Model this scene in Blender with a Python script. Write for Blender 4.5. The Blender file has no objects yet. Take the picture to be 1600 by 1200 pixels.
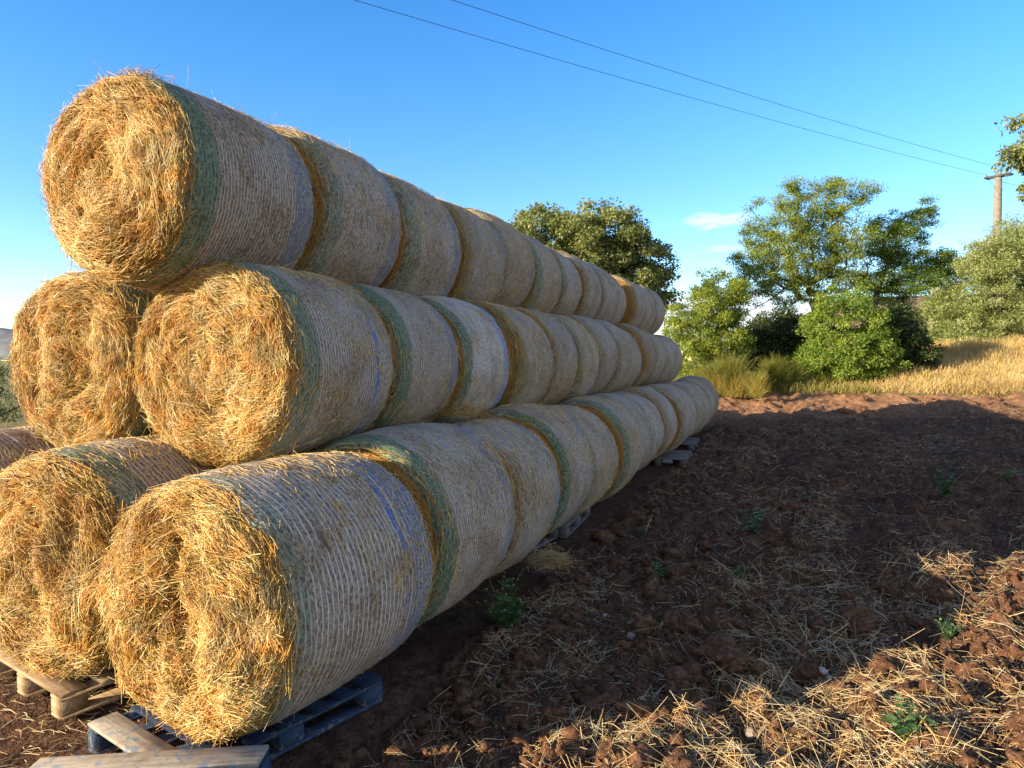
import bpy, math, random
import numpy as np
from mathutils import Vector
PI = math.pi
rng = np.random.default_rng(7)
random.seed(7)
scene = bpy.context.scene
col = scene.collection

# ------------------------------------------------------------------ camera frame
TH = math.radians(22.2)          # the stack runs along +Y, the camera looks 22.2 deg to the left of it
CT, ST = math.cos(TH), math.sin(TH)
CAM_H = 1.93
FPX, HOR = 1100.0, 557.0
def wxy(x, d):
    """camera-aligned (right, forward) metres -> world X, Y"""
    return x*CT - d*ST, d*CT + x*ST
def at(px, d, py=None):
    x = (px-800.0)/FPX*d
    X, Y = wxy(x, d)
    z = None if py is None else CAM_H + (HOR-py)/FPX*d
    return X, Y, z

# ------------------------------------------------------------------ object helpers
def link(o, parent=None):
    col.objects.link(o)
    if parent is not None: o.parent = parent
    return o
def tag(o, label=None, cat=None, group=None, kind=None):
    if label: o['label'] = label
    if cat: o['category'] = cat
    if group: o['group'] = group
    if kind: o['kind'] = kind
    return o
def empty(name, loc, rz=0.0):
    o = bpy.data.objects.new(name, None)
    o.empty_display_size = 0.2
    o.location = loc; o.rotation_euler = (0, 0, rz)
    return link(o)
def mesh_np(name, V, Q=None, T=None, smooth=False, attrs=None, uv=None):
    """fast mesh from numpy arrays: V n*3, Q m*4 quads, T k*3 triangles"""
    me = bpy.data.meshes.new(name)
    V = np.asarray(V, dtype=np.float32)
    me.vertices.add(len(V)); me.vertices.foreach_set('co', V.ravel())
    parts, tot, = [], []
    if Q is not None and len(Q): parts.append(np.asarray(Q, np.int32).ravel()); tot.append(np.full(len(Q), 4, np.int32))
    if T is not None and len(T): parts.append(np.asarray(T, np.int32).ravel()); tot.append(np.full(len(T), 3, np.int32))
    idx = np.concatenate(parts); tot = np.concatenate(tot)
    me.loops.add(len(idx)); me.loops.foreach_set('vertex_index', idx)
    start = np.zeros(len(tot), np.int32); start[1:] = np.cumsum(tot)[:-1]
    me.polygons.add(len(tot))
    me.polygons.foreach_set('loop_start', start)
    try: me.polygons.foreach_set('loop_total', tot)
    except Exception: pass
    if smooth: me.polygons.foreach_set('use_smooth', np.ones(len(tot), bool))
    if uv is not None:
        l = me.uv_layers.new(name='uv'); l.data.foreach_set('uv', np.asarray(uv, np.float32)[idx].ravel())
    for k, v in (attrs or {}).items():
        a = me.attributes.new(k, 'FLOAT', 'POINT'); a.data.foreach_set('value', np.asarray(v, np.float32))
    me.update(); me.validate()
    return me
def obj(name, me, m=None, parent=None):
    o = bpy.data.objects.new(name, me)
    if m is not None and not me.materials: me.materials.append(m)
    return link(o, parent)

# ------------------------------------------------------------------ numpy noise
def _h(ix, iy, s):
    h = (ix*374761393 + iy*668265263 + s*974711) & 0xffffffff
    h = ((h ^ (h >> 13))*1274126177) & 0xffffffff
    return ((h ^ (h >> 16)) & 0xffff)/65535.0
def vnoise(x, y, s=0):
    ix = np.floor(x).astype(np.int64); iy = np.floor(y).astype(np.int64)
    fx = x-ix; fy = y-iy
    fx = fx*fx*fx*(fx*(fx*6-15)+10); fy = fy*fy*fy*(fy*(fy*6-15)+10)
    a = _h(ix, iy, s); b = _h(ix+1, iy, s); c = _h(ix, iy+1, s); d = _h(ix+1, iy+1, s)
    return (a*(1-fx)+b*fx)*(1-fy) + (c*(1-fx)+d*fx)*fy
def fbm(x, y, s=0, o=4, g=0.5):
    r = 0; a = 1; t = 0
    for i in range(o):
        r = r + a*(vnoise(x*2**i+i*17.3, y*2**i-i*9.1, s+i)*2-1); t += a; a *= g
    return r/t
def domes(x, y, s=0, rad=0.62):
    """rounded lumps: one dome of random height and place per cell"""
    ix = np.floor(x).astype(np.int64); iy = np.floor(y).astype(np.int64)
    best = np.zeros_like(x)
    for dx in (-1, 0, 1):
        for dy in (-1, 0, 1):
            cx = ix+dx; cy = iy+dy
            px = cx+_h(cx, cy, s); py = cy+_h(cx, cy, s+1)
            amp = _h(cx, cy, s+2)**2; rr = rad*(0.55+0.45*amp)
            q = 1-((x-px)**2+(y-py)**2)/rr**2
            best = np.maximum(best, np.sqrt(np.clip(q, 0, 1))*amp)
    return best
def sst(a, b, x):
    t = np.clip((x-a)/(b-a), 0, 1); return t*t*(3-2*t)

# ------------------------------------------------------------------ materials
def new_mat(name):
    m = bpy.data.materials.new(name); m.use_nodes = True
    nt = m.node_tree; nt.nodes.clear()
    return m, nt
def nd(nt, typ, ins=None, **kw):
    n = nt.nodes.new(typ)
    for k, v in kw.items(): setattr(n, k, v)
    for k, v in (ins or {}).items():
        s = n.inputs[k]
        if hasattr(v, 'is_linked') or hasattr(v, 'links'): nt.links.new(v, s)
        else: s.default_value = v
    return n
def mth(nt, op, a, b=0.0, c=None, clamp=False):
    ins = {0: a, 1: b}
    if c is not None: ins[2] = c
    n = nd(nt, 'ShaderNodeMath', ins, operation=op, use_clamp=clamp); return n.outputs[0]
def mixc(nt, f, a, b, blend='MIX'):
    n = nt.nodes.new('ShaderNodeMix'); n.data_type = 'RGBA'; n.blend_type = blend
    for i, v in ((0, f), (6, a), (7, b)):
        if hasattr(v, 'links'): nt.links.new(v, n.inputs[i])
        else: n.inputs[i].default_value = v if i == 0 else (*v, 1.0)[:4]
    return n.outputs[2]
def ramp(nt, f, stops):
    n = nt.nodes.new('ShaderNodeValToRGB'); cr = n.color_ramp
    while len(cr.elements) > len(stops): cr.elements.remove(cr.elements[-1])
    while len(cr.elements) < len(stops): cr.elements.new(0.5)
    for e, (p, c) in zip(cr.elements, stops):
        e.position = p; e.color = (*c, 1.0) if len(c) == 3 else c
    nt.links.new(f, n.inputs[0]); return n.outputs[0]
def sstep(nt, x, lo, hi):
    n = nt.nodes.new('ShaderNodeMapRange'); n.interpolation_type = 'SMOOTHSTEP'; n.clamp = True
    for i, v in ((0, x), (1, lo), (2, hi)):
        if hasattr(v, 'links'): nt.links.new(v, n.inputs[i])
        else: n.inputs[i].default_value = v
    return n.outputs[0]
def attr(nt, name, typ='GEOMETRY'):
    n = nt.nodes.new('ShaderNodeAttribute'); n.attribute_type = typ; n.attribute_name = name; return n.outputs['Fac']
def noise(nt, vec, scale, detail=2.0, rough=0.5):
    n = nt.nodes.new('ShaderNodeTexNoise'); n.inputs['Scale'].default_value = scale
    n.inputs['Detail'].default_value = detail; n.inputs['Roughness'].default_value = rough
    if vec is not None: nt.links.new(vec, n.inputs['Vector'])
    return n.outputs['Fac']
def bump(nt, h, strength, dist):
    n = nd(nt, 'ShaderNodeBump', {'Height': h, 'Strength': strength, 'Distance': dist}); return n.outputs[0]
def finish(nt, color, rough=0.8, normal=None, spec=0.3, transl=None):
    b = nd(nt, 'ShaderNodeBsdfPrincipled', {'Specular IOR Level': spec})
    if hasattr(color, 'links'): nt.links.new(color, b.inputs['Base Color'])
    else: b.inputs['Base Color'].default_value = (*color, 1)
    if hasattr(rough, 'links'): nt.links.new(rough, b.inputs['Roughness'])
    else: b.inputs['Roughness'].default_value = rough
    if normal is not None: nt.links.new(normal, b.inputs['Normal'])
    out = nt.nodes.new('ShaderNodeOutputMaterial'); sh = b.outputs[0]
    if transl is not None:
        t = nt.nodes.new('ShaderNodeBsdfTranslucent')
        if hasattr(transl[1], 'links'): nt.links.new(transl[1], t.inputs[0])
        else: t.inputs[0].default_value = (*transl[1], 1)
        mx = nd(nt, 'ShaderNodeMixShader', {0: transl[0]})
        nt.links.new(sh, mx.inputs[1]); nt.links.new(t.outputs[0], mx.inputs[2]); sh = mx.outputs[0]
    nt.links.new(sh, out.inputs[0])
def pos_obj(nt): return nt.nodes.new('ShaderNodeTexCoord').outputs['Object']
def pos_world(nt): return nt.nodes.new('ShaderNodeNewGeometry').outputs['Position']

def mat_straw(name, stops, rough=0.42, spec=0.5, tr=0.12):
    m, nt = new_mat(name)
    c = ramp(nt, attr(nt, 'tint'), stops)
    v = noise(nt, pos_obj(nt), 9.0, 2)
    c = mixc(nt, sstep(nt, v, 0.35, 0.7), c, mixc(nt, 1.0, c, (1.12, 0.86, 0.60), 'MULTIPLY'))
    v2 = noise(nt, pos_obj(nt), 3.5, 3)
    c = mixc(nt, mth(nt, 'MULTIPLY', sstep(nt, v2, 0.52, 0.68), 0.45), c, mixc(nt, 0.6, c, (0.40, 0.33, 0.21)))   # dull weathered patches
    finish(nt, c, rough, None, spec, (tr, c)); return m
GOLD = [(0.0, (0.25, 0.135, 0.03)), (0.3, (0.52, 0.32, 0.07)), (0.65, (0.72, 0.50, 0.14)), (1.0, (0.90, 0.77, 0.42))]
M_straw = mat_straw('straw_gold', GOLD)
M_core = None
def mat_core():
    m, nt = new_mat('straw_mass')
    p = pos_obj(nt)
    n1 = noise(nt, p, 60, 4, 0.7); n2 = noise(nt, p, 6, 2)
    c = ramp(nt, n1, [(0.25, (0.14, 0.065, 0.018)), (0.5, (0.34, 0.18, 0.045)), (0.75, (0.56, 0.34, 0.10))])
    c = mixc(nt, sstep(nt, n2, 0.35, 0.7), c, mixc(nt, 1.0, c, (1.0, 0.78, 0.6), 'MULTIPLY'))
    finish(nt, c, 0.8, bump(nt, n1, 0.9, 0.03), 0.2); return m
M_core = mat_core()
M_litter = mat_straw('field_straw', [(0.0, (0.26, 0.18, 0.09)), (0.35, (0.52, 0.40, 0.19)), (0.7, (0.76, 0.66, 0.41)), (1.0, (0.88, 0.82, 0.62))])
M_drygrass = mat_straw('dry_grass', [(0.0, (0.20, 0.18, 0.075)), (0.3, (0.44, 0.35, 0.14)), (0.7, (0.62, 0.50, 0.23)), (1.0, (0.78, 0.69, 0.42))], 0.6, 0.3, 0.3)

def mat_net():
    """straw seen through a bale net: thread rings along the roll, green edge in front, blue or slate edge behind"""
    m, nt = new_mat('netted_straw')
    uvn = nt.nodes.new('ShaderNodeUVMap').outputs[0]
    sp = nd(nt, 'ShaderNodeSeparateXYZ', {0: uvn}); u, v = sp.outputs[0], sp.outputs[1]
    rnd = nt.nodes.new('ShaderNodeObjectInfo').outputs['Random']
    seed = mth(nt, 'MULTIPLY', rnd, 61.0)
    def vec(a, b, su, sv):
        return nd(nt, 'ShaderNodeCombineXYZ', {0: mth(nt, 'MULTIPLY', a, su), 1: mth(nt, 'MULTIPLY', b, sv), 2: seed}).outputs[0]
    skew = mth(nt, 'ADD', v, mth(nt, 'MULTIPLY', u, 0.35)); skew2 = mth(nt, 'SUBTRACT', v, mth(nt, 'MULTIPLY', u, 0.9))
    f1 = noise(nt, vec(u, v, 26, 150), 1.0, 2, 0.6)
    f2 = noise(nt, vec(u, skew, 34, 170), 1.0, 2, 0.6)
    f3 = noise(nt, vec(u, skew2, 45, 120), 1.0, 2, 0.6)
    fine = noise(nt, vec(u, v, 210, 210), 1.0, 1, 0.5)
    fib = mth(nt, 'MAXIMUM', f1, mth(nt, 'MAXIMUM', f2, f3))
    fib = mth(nt, 'ADD', mth(nt, 'MULTIPLY', fib, 0.75), mth(nt, 'MULTIPLY', fine, 0.25))
    big = noise(nt, vec(u, v, 2.6, 2.6), 1.0, 3, 0.6)
    mid = noise(nt, vec(u, v, 9, 12), 1.0, 3, 0.6)
    c = ramp(nt, fib, [(0.42, (0.11, 0.058, 0.022)), (0.54, (0.30, 0.19, 0.090)), (0.62, (0.48, 0.335, 0.175)), (0.74, (0.74, 0.60, 0.38))])
    c = mixc(nt, sstep(nt, mid, 0.4, 0.75), c, mixc(nt, 1.0, c, (0.90, 0.82, 0.70), 'MULTIPLY'))
    spk = noise(nt, vec(u, v, 42, 60), 1.0, 3, 0.75)
    c = mixc(nt, mth(nt, 'SUBTRACT', 1.0, sstep(nt, spk, 0.38, 0.58)), c, mixc(nt, 1.0, c, (0.42, 0.37, 0.33), 'MULTIPLY'))
    # net haze
    white = attr(nt, 'net_white', 'OBJECT')
    hz = mth(nt, 'MULTIPLY', white, mth(nt, 'ADD', 0.45, mth(nt, 'MULTIPLY', sstep(nt, big, 0.35, 0.65), 0.55)))
    hz = mth(nt, 'MULTIPLY', hz, mth(nt, 'ADD', 0.25, mth(nt, 'MULTIPLY', sstep(nt, spk, 0.38, 0.6), 0.75)))
    c = mixc(nt, hz, c, (0.63, 0.58, 0.53))
    # threads
    wob = noise(nt, vec(u, v, 1.7, 3), 1.0, 1)
    vv = mth(nt, 'ADD', v, mth(nt, 'MULTIPLY', mth(nt, 'SUBTRACT', wob, 0.5), 0.05))
    wob2 = noise(nt, vec(u, v, 14, 40), 1.0, 1)
    vv = mth(nt, 'ADD', vv, mth(nt, 'MULTIPLY', mth(nt, 'SUBTRACT', wob2, 0.5), 0.012))
    t = mth(nt, 'FRACT', mth(nt, 'DIVIDE', vv, attr(nt, 'net_pitch', 'OBJECT')))
    dl = mth(nt, 'ABSOLUTE', mth(nt, 'SUBTRACT', t, 0.5))
    ln = mth(nt, 'SUBTRACT', 1.0, sstep(nt, dl, 0.05, 0.16))
    br = noise(nt, vec(u, v, 11, 60), 1.0, 2)
    ln = mth(nt, 'MULTIPLY', ln, sstep(nt, mth(nt, 'ADD', br, mth(nt, 'MULTIPLY', mth(nt, 'SUBTRACT', big, 0.5), 1.3)), 0.28, 0.52))
    ln = mth(nt, 'MULTIPLY', ln, attr(nt, 'net_lines', 'OBJECT'), clamp=True)
    # coloured edges
    jig = mth(nt, 'MULTIPLY', mth(nt, 'SUBTRACT', mid, 0.5), 0.09)
    vj = mth(nt, 'ADD', v, jig)
    gw = mth(nt, 'MULTIPLY', attr(nt, 'green_width', 'OBJECT'), 0.95); bw = attr(nt, 'blue_start', 'OBJECT')
    gm = mth(nt, 'SUBTRACT', 1.0, sstep(nt, vj, mth(nt, 'SUBTRACT', gw, 0.02), mth(nt, 'ADD', gw, 0.015)))
    gm = mth(nt, 'MULTIPLY', mth(nt, 'MULTIPLY', gm, mth(nt, 'MULTIPLY', attr(nt, 'green', 'OBJECT'), 1.0)), mth(nt, 'ADD', .45, mth(nt, 'MULTIPLY', sstep(nt, mid, .25, .5), .55)))
    bm = sstep(nt, vj, mth(nt, 'SUBTRACT', bw, 0.012), mth(nt, 'ADD', bw, 0.012))
    bm = mth(nt, 'MULTIPLY', bm, mth(nt, 'MINIMUM', 1.0, mth(nt, 'MULTIPLY', attr(nt, 'blue', 'OBJECT'), 1.25)))
    thr = sstep(nt, mth(nt, 'ADD', fine, mth(nt, 'MULTIPLY', f1, 0.6)), 0.55, 0.85)
    cov = mth(nt, 'ADD', 0.66, mth(nt, 'MULTIPLY', mth(nt, 'SUBTRACT', 1.0, thr), 0.34))
    c = mixc(nt, ln, c, (0.70, 0.65, 0.60))
    c = mixc(nt, mth(nt, 'MULTIPLY', gm, cov), c, mixc(nt, sstep(nt, spk, .35, .65), (0.03, 0.085, 0.04), (0.095, 0.225, 0.115)))
    bc = mixc(nt, attr(nt, 'blue_hue', 'OBJECT'), (0.12, 0.15, 0.21), (0.025, 0.17, 0.50))
    c = mixc(nt, mth(nt, 'MULTIPLY', mth(nt, 'MULTIPLY', bm, cov), mth(nt, 'ADD', .40, mth(nt, 'MULTIPLY', sstep(nt, spk, .62, .40) if False else mth(nt, 'SUBTRACT', 1.0, sstep(nt, spk, .40, .62)), .6))), c, bc)
    st = attr(nt, 'stripe_at', 'OBJECT')
    sm = mth(nt, 'SUBTRACT', 1.0, sstep(nt, mth(nt, 'ABSOLUTE', mth(nt, 'SUBTRACT', vj, st)), 0.012, 0.024))
    sm = mth(nt, 'MULTIPLY', sm, sstep(nt, big, 0.40, 0.55))
    c = mixc(nt, mth(nt, 'MULTIPLY', sm, cov), c, (0.025, 0.15, 0.50))
    slit = mth(nt, 'MULTIPLY', sstep(nt, noise(nt, vec(u, v, 5, 26), 1.0, 2), .70, .76), .75)
    c = mixc(nt, slit, c, (0.09, 0.05, 0.02))
    hgt = mth(nt, 'ADD', mth(nt, 'ADD', fib, mth(nt, 'MULTIPLY', fine, 0.5)), mth(nt, 'MULTIPLY', ln, 0.45))
    nb = bump(nt, hgt, 0.75, 0.018)
    finish(nt, c, 0.7, nb, 0.25); return m
M_net = mat_net()

def mat_ground():
    m, nt = new_mat('red_soil')
    p = pos_world(nt); g = attr(nt, 'grassy')
    n1 = noise(nt, p, 0.55, 4, 0.6); n2 = noise(nt, p, 9, 5, 0.65); n3 = noise(nt, p, 55, 4, 0.7); n4 = noise(nt, p, 240, 2)
    c = ramp(nt, n2, [(0.3, (0.078, 0.042, 0.027)), (0.5, (0.170, 0.089, 0.053)), (0.72, (0.30, 0.160, 0.092))])
    c = mixc(nt, sstep(nt, n1, 0.4, 0.65), c, mixc(nt, 1.0, c, (0.82, 0.86, 0.95), 'MULTIPLY'))
    c = mixc(nt, sstep(nt, n3, 0.56, 0.72), c, (0.27, 0.135, 0.075))
    c = mixc(nt, sstep(nt, n4, 0.70, 0.76), c, (0.40, 0.30, 0.19))       # chaff
    c = mixc(nt, mth(nt, 'MULTIPLY', attr(nt, 'dry'), 0.85), c, ramp(nt, n2, [(0.3, (0.24, 0.115, 0.062)), (0.5, (0.38, 0.20, 0.11)), (0.72, (0.50, 0.29, 0.17))]))   # lighter soil tone standing in for grazing sun on the far strip
    gc = ramp(nt, n2, [(0.3, (0.14, 0.13, 0.05)), (0.55, (0.32, 0.26, 0.11)), (0.8, (0.44, 0.36, 0.17))])
    c = mixc(nt, sstep(nt, mth(nt, 'ADD', g, mth(nt, 'MULTIPLY', mth(nt, 'SUBTRACT', n2, 0.5), 0.7)), 0.4, 0.6), c, gc)
    def crumb(sc):
        vn = nt.nodes.new('ShaderNodeTexVoronoi'); vn.inputs['Scale'].default_value = sc
        nt.links.new(nd(nt, 'ShaderNodeMix', {}, data_type='VECTOR').outputs[1], vn.inputs['Vector']) if False else nt.links.new(p, vn.inputs['Vector'])
        return mth(nt, 'SUBTRACT', 1.0, mth(nt, 'MULTIPLY', vn.outputs['Distance'], vn.outputs['Distance']), clamp=True)
    h = mth(nt, 'ADD', mth(nt, 'ADD', n2, mth(nt, 'MULTIPLY', n3, 0.6)), mth(nt, 'MULTIPLY', n4, 0.2))
    h = mth(nt, 'ADD', h, mth(nt, 'ADD', mth(nt, 'MULTIPLY', crumb(38), 0.55), mth(nt, 'MULTIPLY', crumb(95), 0.30)))
    finish(nt, c, 0.95, bump(nt, h, 1.0, 0.05), 0.1); return m
M_ground = mat_ground()
def mat_clod():
    m, nt = new_mat('soil_clod')
    p = pos_world(nt); n2 = noise(nt, p, 26, 4, 0.65); n3 = noise(nt, p, 120, 3)
    c = ramp(nt, n2, [(0.3, (0.088, 0.046, 0.028)), (0.5, (0.19, 0.096, 0.055)), (0.72, (0.32, 0.166, 0.094))])
    c = mixc(nt, sstep(nt, attr(nt, 'tint'), 0.965, 0.97), c, (0.40, 0.33, 0.27))
    finish(nt, c, 0.95, bump(nt, mth(nt, 'ADD', n2, mth(nt, 'ADD', mth(nt, 'MULTIPLY', n3, 0.6), mth(nt, 'MULTIPLY', noise(nt, p, 300, 3), 0.35))), 1.0, 0.03), 0.1); return m
M_clod = mat_clod()
def mat_leaf(name, stops, tr=0.3, tcol=(1.25, 1.2, 0.5), rough=0.5):
    m, nt = new_mat(name)
    c = ramp(nt, attr(nt, 'tint'), stops)
    t = mixc(nt, 1.0, c, tcol, 'MULTIPLY')
    finish(nt, c, rough, None, 0.35, (tr, t)); return m
M_oak = mat_leaf('oak_leaves', [(0, (0.09, 0.125, 0.04)), (0.5, (0.21, 0.245, 0.085)), (1, (0.40, 0.41, 0.19))], 0.38)
M_almond = mat_leaf('light_green_leaves', [(0, (0.09, 0.15, 0.025)), (0.5, (0.23, 0.30, 0.045)), (1, (0.43, 0.46, 0.10))], 0.45)
M_bright = mat_leaf('bright_green_leaves', [(0, (0.075, 0.14, 0.022)), (0.5, (0.18, 0.27, 0.04)), (1, (0.36, 0.43, 0.10))], 0.45)
M_olive = mat_leaf('olive_leaves', [(0, (0.16, 0.20, 0.06)), (0.5, (0.31, 0.36, 0.115)), (1, (0.50, 0.53, 0.28))], 0.4, (1.15, 1.15, 0.6))
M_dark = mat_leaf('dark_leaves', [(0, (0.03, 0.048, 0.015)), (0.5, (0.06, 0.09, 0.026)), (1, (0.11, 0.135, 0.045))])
M_broom = mat_leaf('broom_stems', [(0, (0.11, 0.13, 0.022)), (0.5, (0.21, 0.22, 0.04)), (1, (0.42, 0.32, 0.10))], 0.4)
M_weed = mat_leaf('weed_leaves', [(0, (0.05, 0.10, 0.035)), (0.5, (0.10, 0.19, 0.06)), (1, (0.20, 0.29, 0.12))])
def mat_bark():
    m, nt = new_mat('bark'); p = pos_obj(nt)
    n = noise(nt, p, 14, 4, 0.7)
    c = ramp(nt, n, [(0.3, (0.045, 0.035, 0.028)), (0.7, (0.15, 0.12, 0.095))])
    finish(nt, c, 0.9, bump(nt, n, 0.8, 0.03), 0.2); return m
M_bark = mat_bark()
def mat_wood(name, pale, dark, paint=None, amount=0.0):
    m, nt = new_mat(name); p = pos_obj(nt)
    mp = nd(nt, 'ShaderNodeMapping', {'Vector': p, 'Scale': (3.0, 42.0, 42.0)}).outputs[0]
    n = noise(nt, mp, 1.0, 4, 0.65); n2 = noise(nt, p, 7, 4, 0.7)
    c = ramp(nt, n, [(0.3, dark), (0.7, pale)])
    c = mixc(nt, sstep(nt, n2, 0.45, 0.75), c, mixc(nt, 1.0, c, (0.6, 0.55, 0.5), 'MULTIPLY'))
    if paint:
        c = mixc(nt, mth(nt, 'MULTIPLY', sstep(nt, noise(nt, p, 16, 5, 0.75), 0.62-amount*0.3, 0.70-amount*0.3), 0.92), c, paint)
    finish(nt, c, 0.85, bump(nt, n, 0.5, 0.006), 0.2); return m
M_wood = mat_wood('pallet_wood', (0.50, 0.37, 0.22), (0.26, 0.16, 0.085))
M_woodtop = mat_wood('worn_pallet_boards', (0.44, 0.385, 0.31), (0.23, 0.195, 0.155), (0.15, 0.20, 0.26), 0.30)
M_woodblue = mat_wood('blue_painted_wood', (0.20, 0.19, 0.18), (0.10, 0.095, 0.09), (0.02, 0.045, 0.09), 0.75)
M_woodnavy_shade = mat_wood('navy_shade_boards', (0.10, 0.10, 0.11), (0.05, 0.05, 0.06), (0.008, 0.018, 0.05), 1.0)  # blue paint darkened further to carry the shade under the bale
M_woodgrey = mat_wood('grey_weathered_wood', (0.19, 0.185, 0.185), (0.10, 0.095, 0.095))
def mat_plain(name, c1, c2, scale, rough, metal=0.0):
    m, nt = new_mat(name); n = noise(nt, pos_obj(nt), scale, 4, 0.65)
    c = ramp(nt, n, [(0.3, c1), (0.7, c2)])
    finish(nt, c, rough, bump(nt, n, 0.3, 0.01), 0.3); return m
M_pole = mat_plain('pole_concrete', (0.15, 0.13, 0.11), (0.25, 0.22, 0.185), 5, 0.9)
M_poledark = mat_plain('pole_sleeve', (0.12, 0.11, 0.11), (0.20, 0.18, 0.17), 6, 0.8)
M_steel = mat_plain('dark_steel', (0.05, 0.05, 0.055), (0.10, 0.10, 0.105), 20, 0.5)
M_wire = mat_plain('cable', (0.03, 0.035, 0.045), (0.05, 0.055, 0.065), 20, 0.5)
M_stone = mat_plain('pale_stone', (0.42, 0.36, 0.30), (0.62, 0.56, 0.50), 30, 0.8)
M_deadleaf = mat_plain('dead_leaf', (0.42, 0.30, 0.17), (0.56, 0.44, 0.28), 40, 0.7)
M_plastic = mat_plain('white_plastic', (0.55, 0.55, 0.58), (0.75, 0.75, 0.78), 30, 0.5)
def mat_hill():
    m, nt = new_mat('hill_scrub'); p = pos_world(nt)
    n = noise(nt, p, 0.045, 5, 0.7); n2 = noise(nt, p, 0.3, 3, 0.7)
    c = ramp(nt, n2, [(0.35, (0.055, 0.06, 0.03)), (0.5, (0.20, 0.145, 0.095)), (0.7, (0.30, 0.215, 0.15))])
    c = mixc(nt, sstep(nt, n, 0.5, 0.7), c, (0.06, 0.07, 0.035))
    finish(nt, c, 0.95, None, 0.1); return m
M_hill = mat_hill()
def mat_mount():
    m, nt = new_mat('haze_toned_hill'); p = pos_world(nt)
    n = noise(nt, p, 0.006, 5, 0.6)
    finish(nt, ramp(nt, n, [(0.35, (0.16, 0.18, 0.17)), (0.7, (0.30, 0.31, 0.30))]), 0.95, None, 0.1); return m  # pale grey tones stand in for distance haze on the hill
M_mount = mat_mount()

# ------------------------------------------------------------------ terrain
def terrain(X, Y):
    x = X*CT + Y*ST; d = Y*CT - X*ST
    z = 0.95*sst(19, 31, d)*sst(-30, 2, x)
    z = z + 0.022*np.log1p(np.exp(np.clip(x-2.5, -30, 30)))*(1-sst(40, 90, x))
    z = z + 0.80*sst(24.5, 31, d)*sst(12, 22, x)
    z = z + 0.36*sst(9, 17, x)*sst(19, 26, d)
    z = z*(1-sst(46, 110, np.hypot(x, d)))
    z = z - 0.09*np.log1p(np.exp(np.clip(-X-8, -30, 30)))*(1-sst(60, 200, -X)) - 18*sst(60, 400, -X)
    return z
def grassy(X, Y):
    x = X*CT + Y*ST; d = Y*CT - X*ST
    e = 24.6 - 1.9*sst(9, 15, x) + 1.0*fbm(x*0.35, d*0.35, 91, 2)
    return np.maximum(sst(e-0.8, e+0.8, d), .45*sst(9, 14, -X))
def clod_amp(X, Y):
    d = np.hypot(X, Y)
    a = 1-0.65*sst(-2.4, -3.4, X)                           # trodden earth in front of the stack
    a = a*(1-0.85*sst(26, 32, d))
    return a
def ground_z(X, Y):
    X = np.asarray(X, float); Y = np.asarray(Y, float)
    wx = X+0.10*fbm(X*3, Y*3, 5, 2); wy = Y+0.10*fbm(X*3+9, Y*3, 6, 2)
    a = clod_amp(X, Y)
    furrow = 0.035*np.sin((X*0.9+0.5*fbm(X*0.4, Y*0.4, 3, 2))*2*PI/1.15)
    h = 0.075*fbm(X*0.8, Y*0.8, 11, 3) + furrow + 0.13*domes(wx*2.1, wy*2.1, 21)*sst(-.15, .5, fbm(X*.6, Y*.6, 44, 2)+.2)
    h = h + 0.085*domes(wx*4.6, wy*4.6, 31) + 0.060*domes(wx*10, wy*10, 41) + 0.03*fbm(X*7, Y*7, 71, 3)
    dd = np.hypot(X, Y)
    h = h + np.where(dd < 14, 0.030*domes(wx*23, wy*23, 51) + 0.016*fbm(X*45, Y*45, 61, 2), 0.006)
    under = sst(-1.95, -2.2, X)*sst(1.9, 2.3, Y)*(1-sst(20, 21, Y))   # levelled under the pallets
    return terrain(X, Y) + (h-0.08)*a*(1-under) - 0.03*under

def build_ground():
    ang_v = np.linspace(-52, 52, 640)
    ang = np.concatenate([np.linspace(-180, -54, 40), ang_v, np.linspace(54, 180, 40)[:-1]])*PI/180
    rad = np.concatenate([[0.35, 0.7, 1.0, 1.3], np.geomspace(1.6, 40, 860), np.geomspace(42, 4000, 60)])
    A, R = np.meshgrid(ang, rad)
    X, Y = wxy(R*np.sin(A), R*np.cos(A))
    Z = ground_z(X, Y)
    far = R > 300
    Z = np.where(far, np.minimum(Z, Z-0.0*R), Z)
    na, nr = len(ang), len(rad)
    V = np.stack([X, Y, Z], -1).reshape(-1, 3)
    i = np.arange(nr-1)[:, None]*na; j = np.arange(na)[None, :]; j2 = (j+1) % na
    Q = np.stack([i+j, i+j2, i+na+j2, i+na+j], -1).reshape(-1, 4)
    g = grassy(V[:, 0], V[:, 1])
    V = np.vstack([V, [[0, 0, float(ground_z(np.array([0.]), np.array([0.]))[0])]]])
    g = np.append(g, 0)
    c = len(V)-1; jj = np.arange(na)
    T = np.stack([np.full(na, c), (jj+1) % na, jj], -1)
    Q = Q[:, ::-1]; T = T
    me = mesh_np('ground', V, Q, T, True, {'grassy': g, 'dry': sst(18.5, 22.5, V[:, 1]*CT-V[:, 0]*ST+1.2*fbm(V[:, 0]*.8, V[:, 1]*.8, 33, 2))*sst(2, 4, V[:, 0]*CT+V[:, 1]*ST)})  # the dry mask marks the far strip whose colour is brightened as sunlight
    o = obj('ground', me, M_ground); tag(o, 'ploughed red brown earth strewn with straw beside the stack', 'ground', kind='structure')
build_ground()

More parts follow.
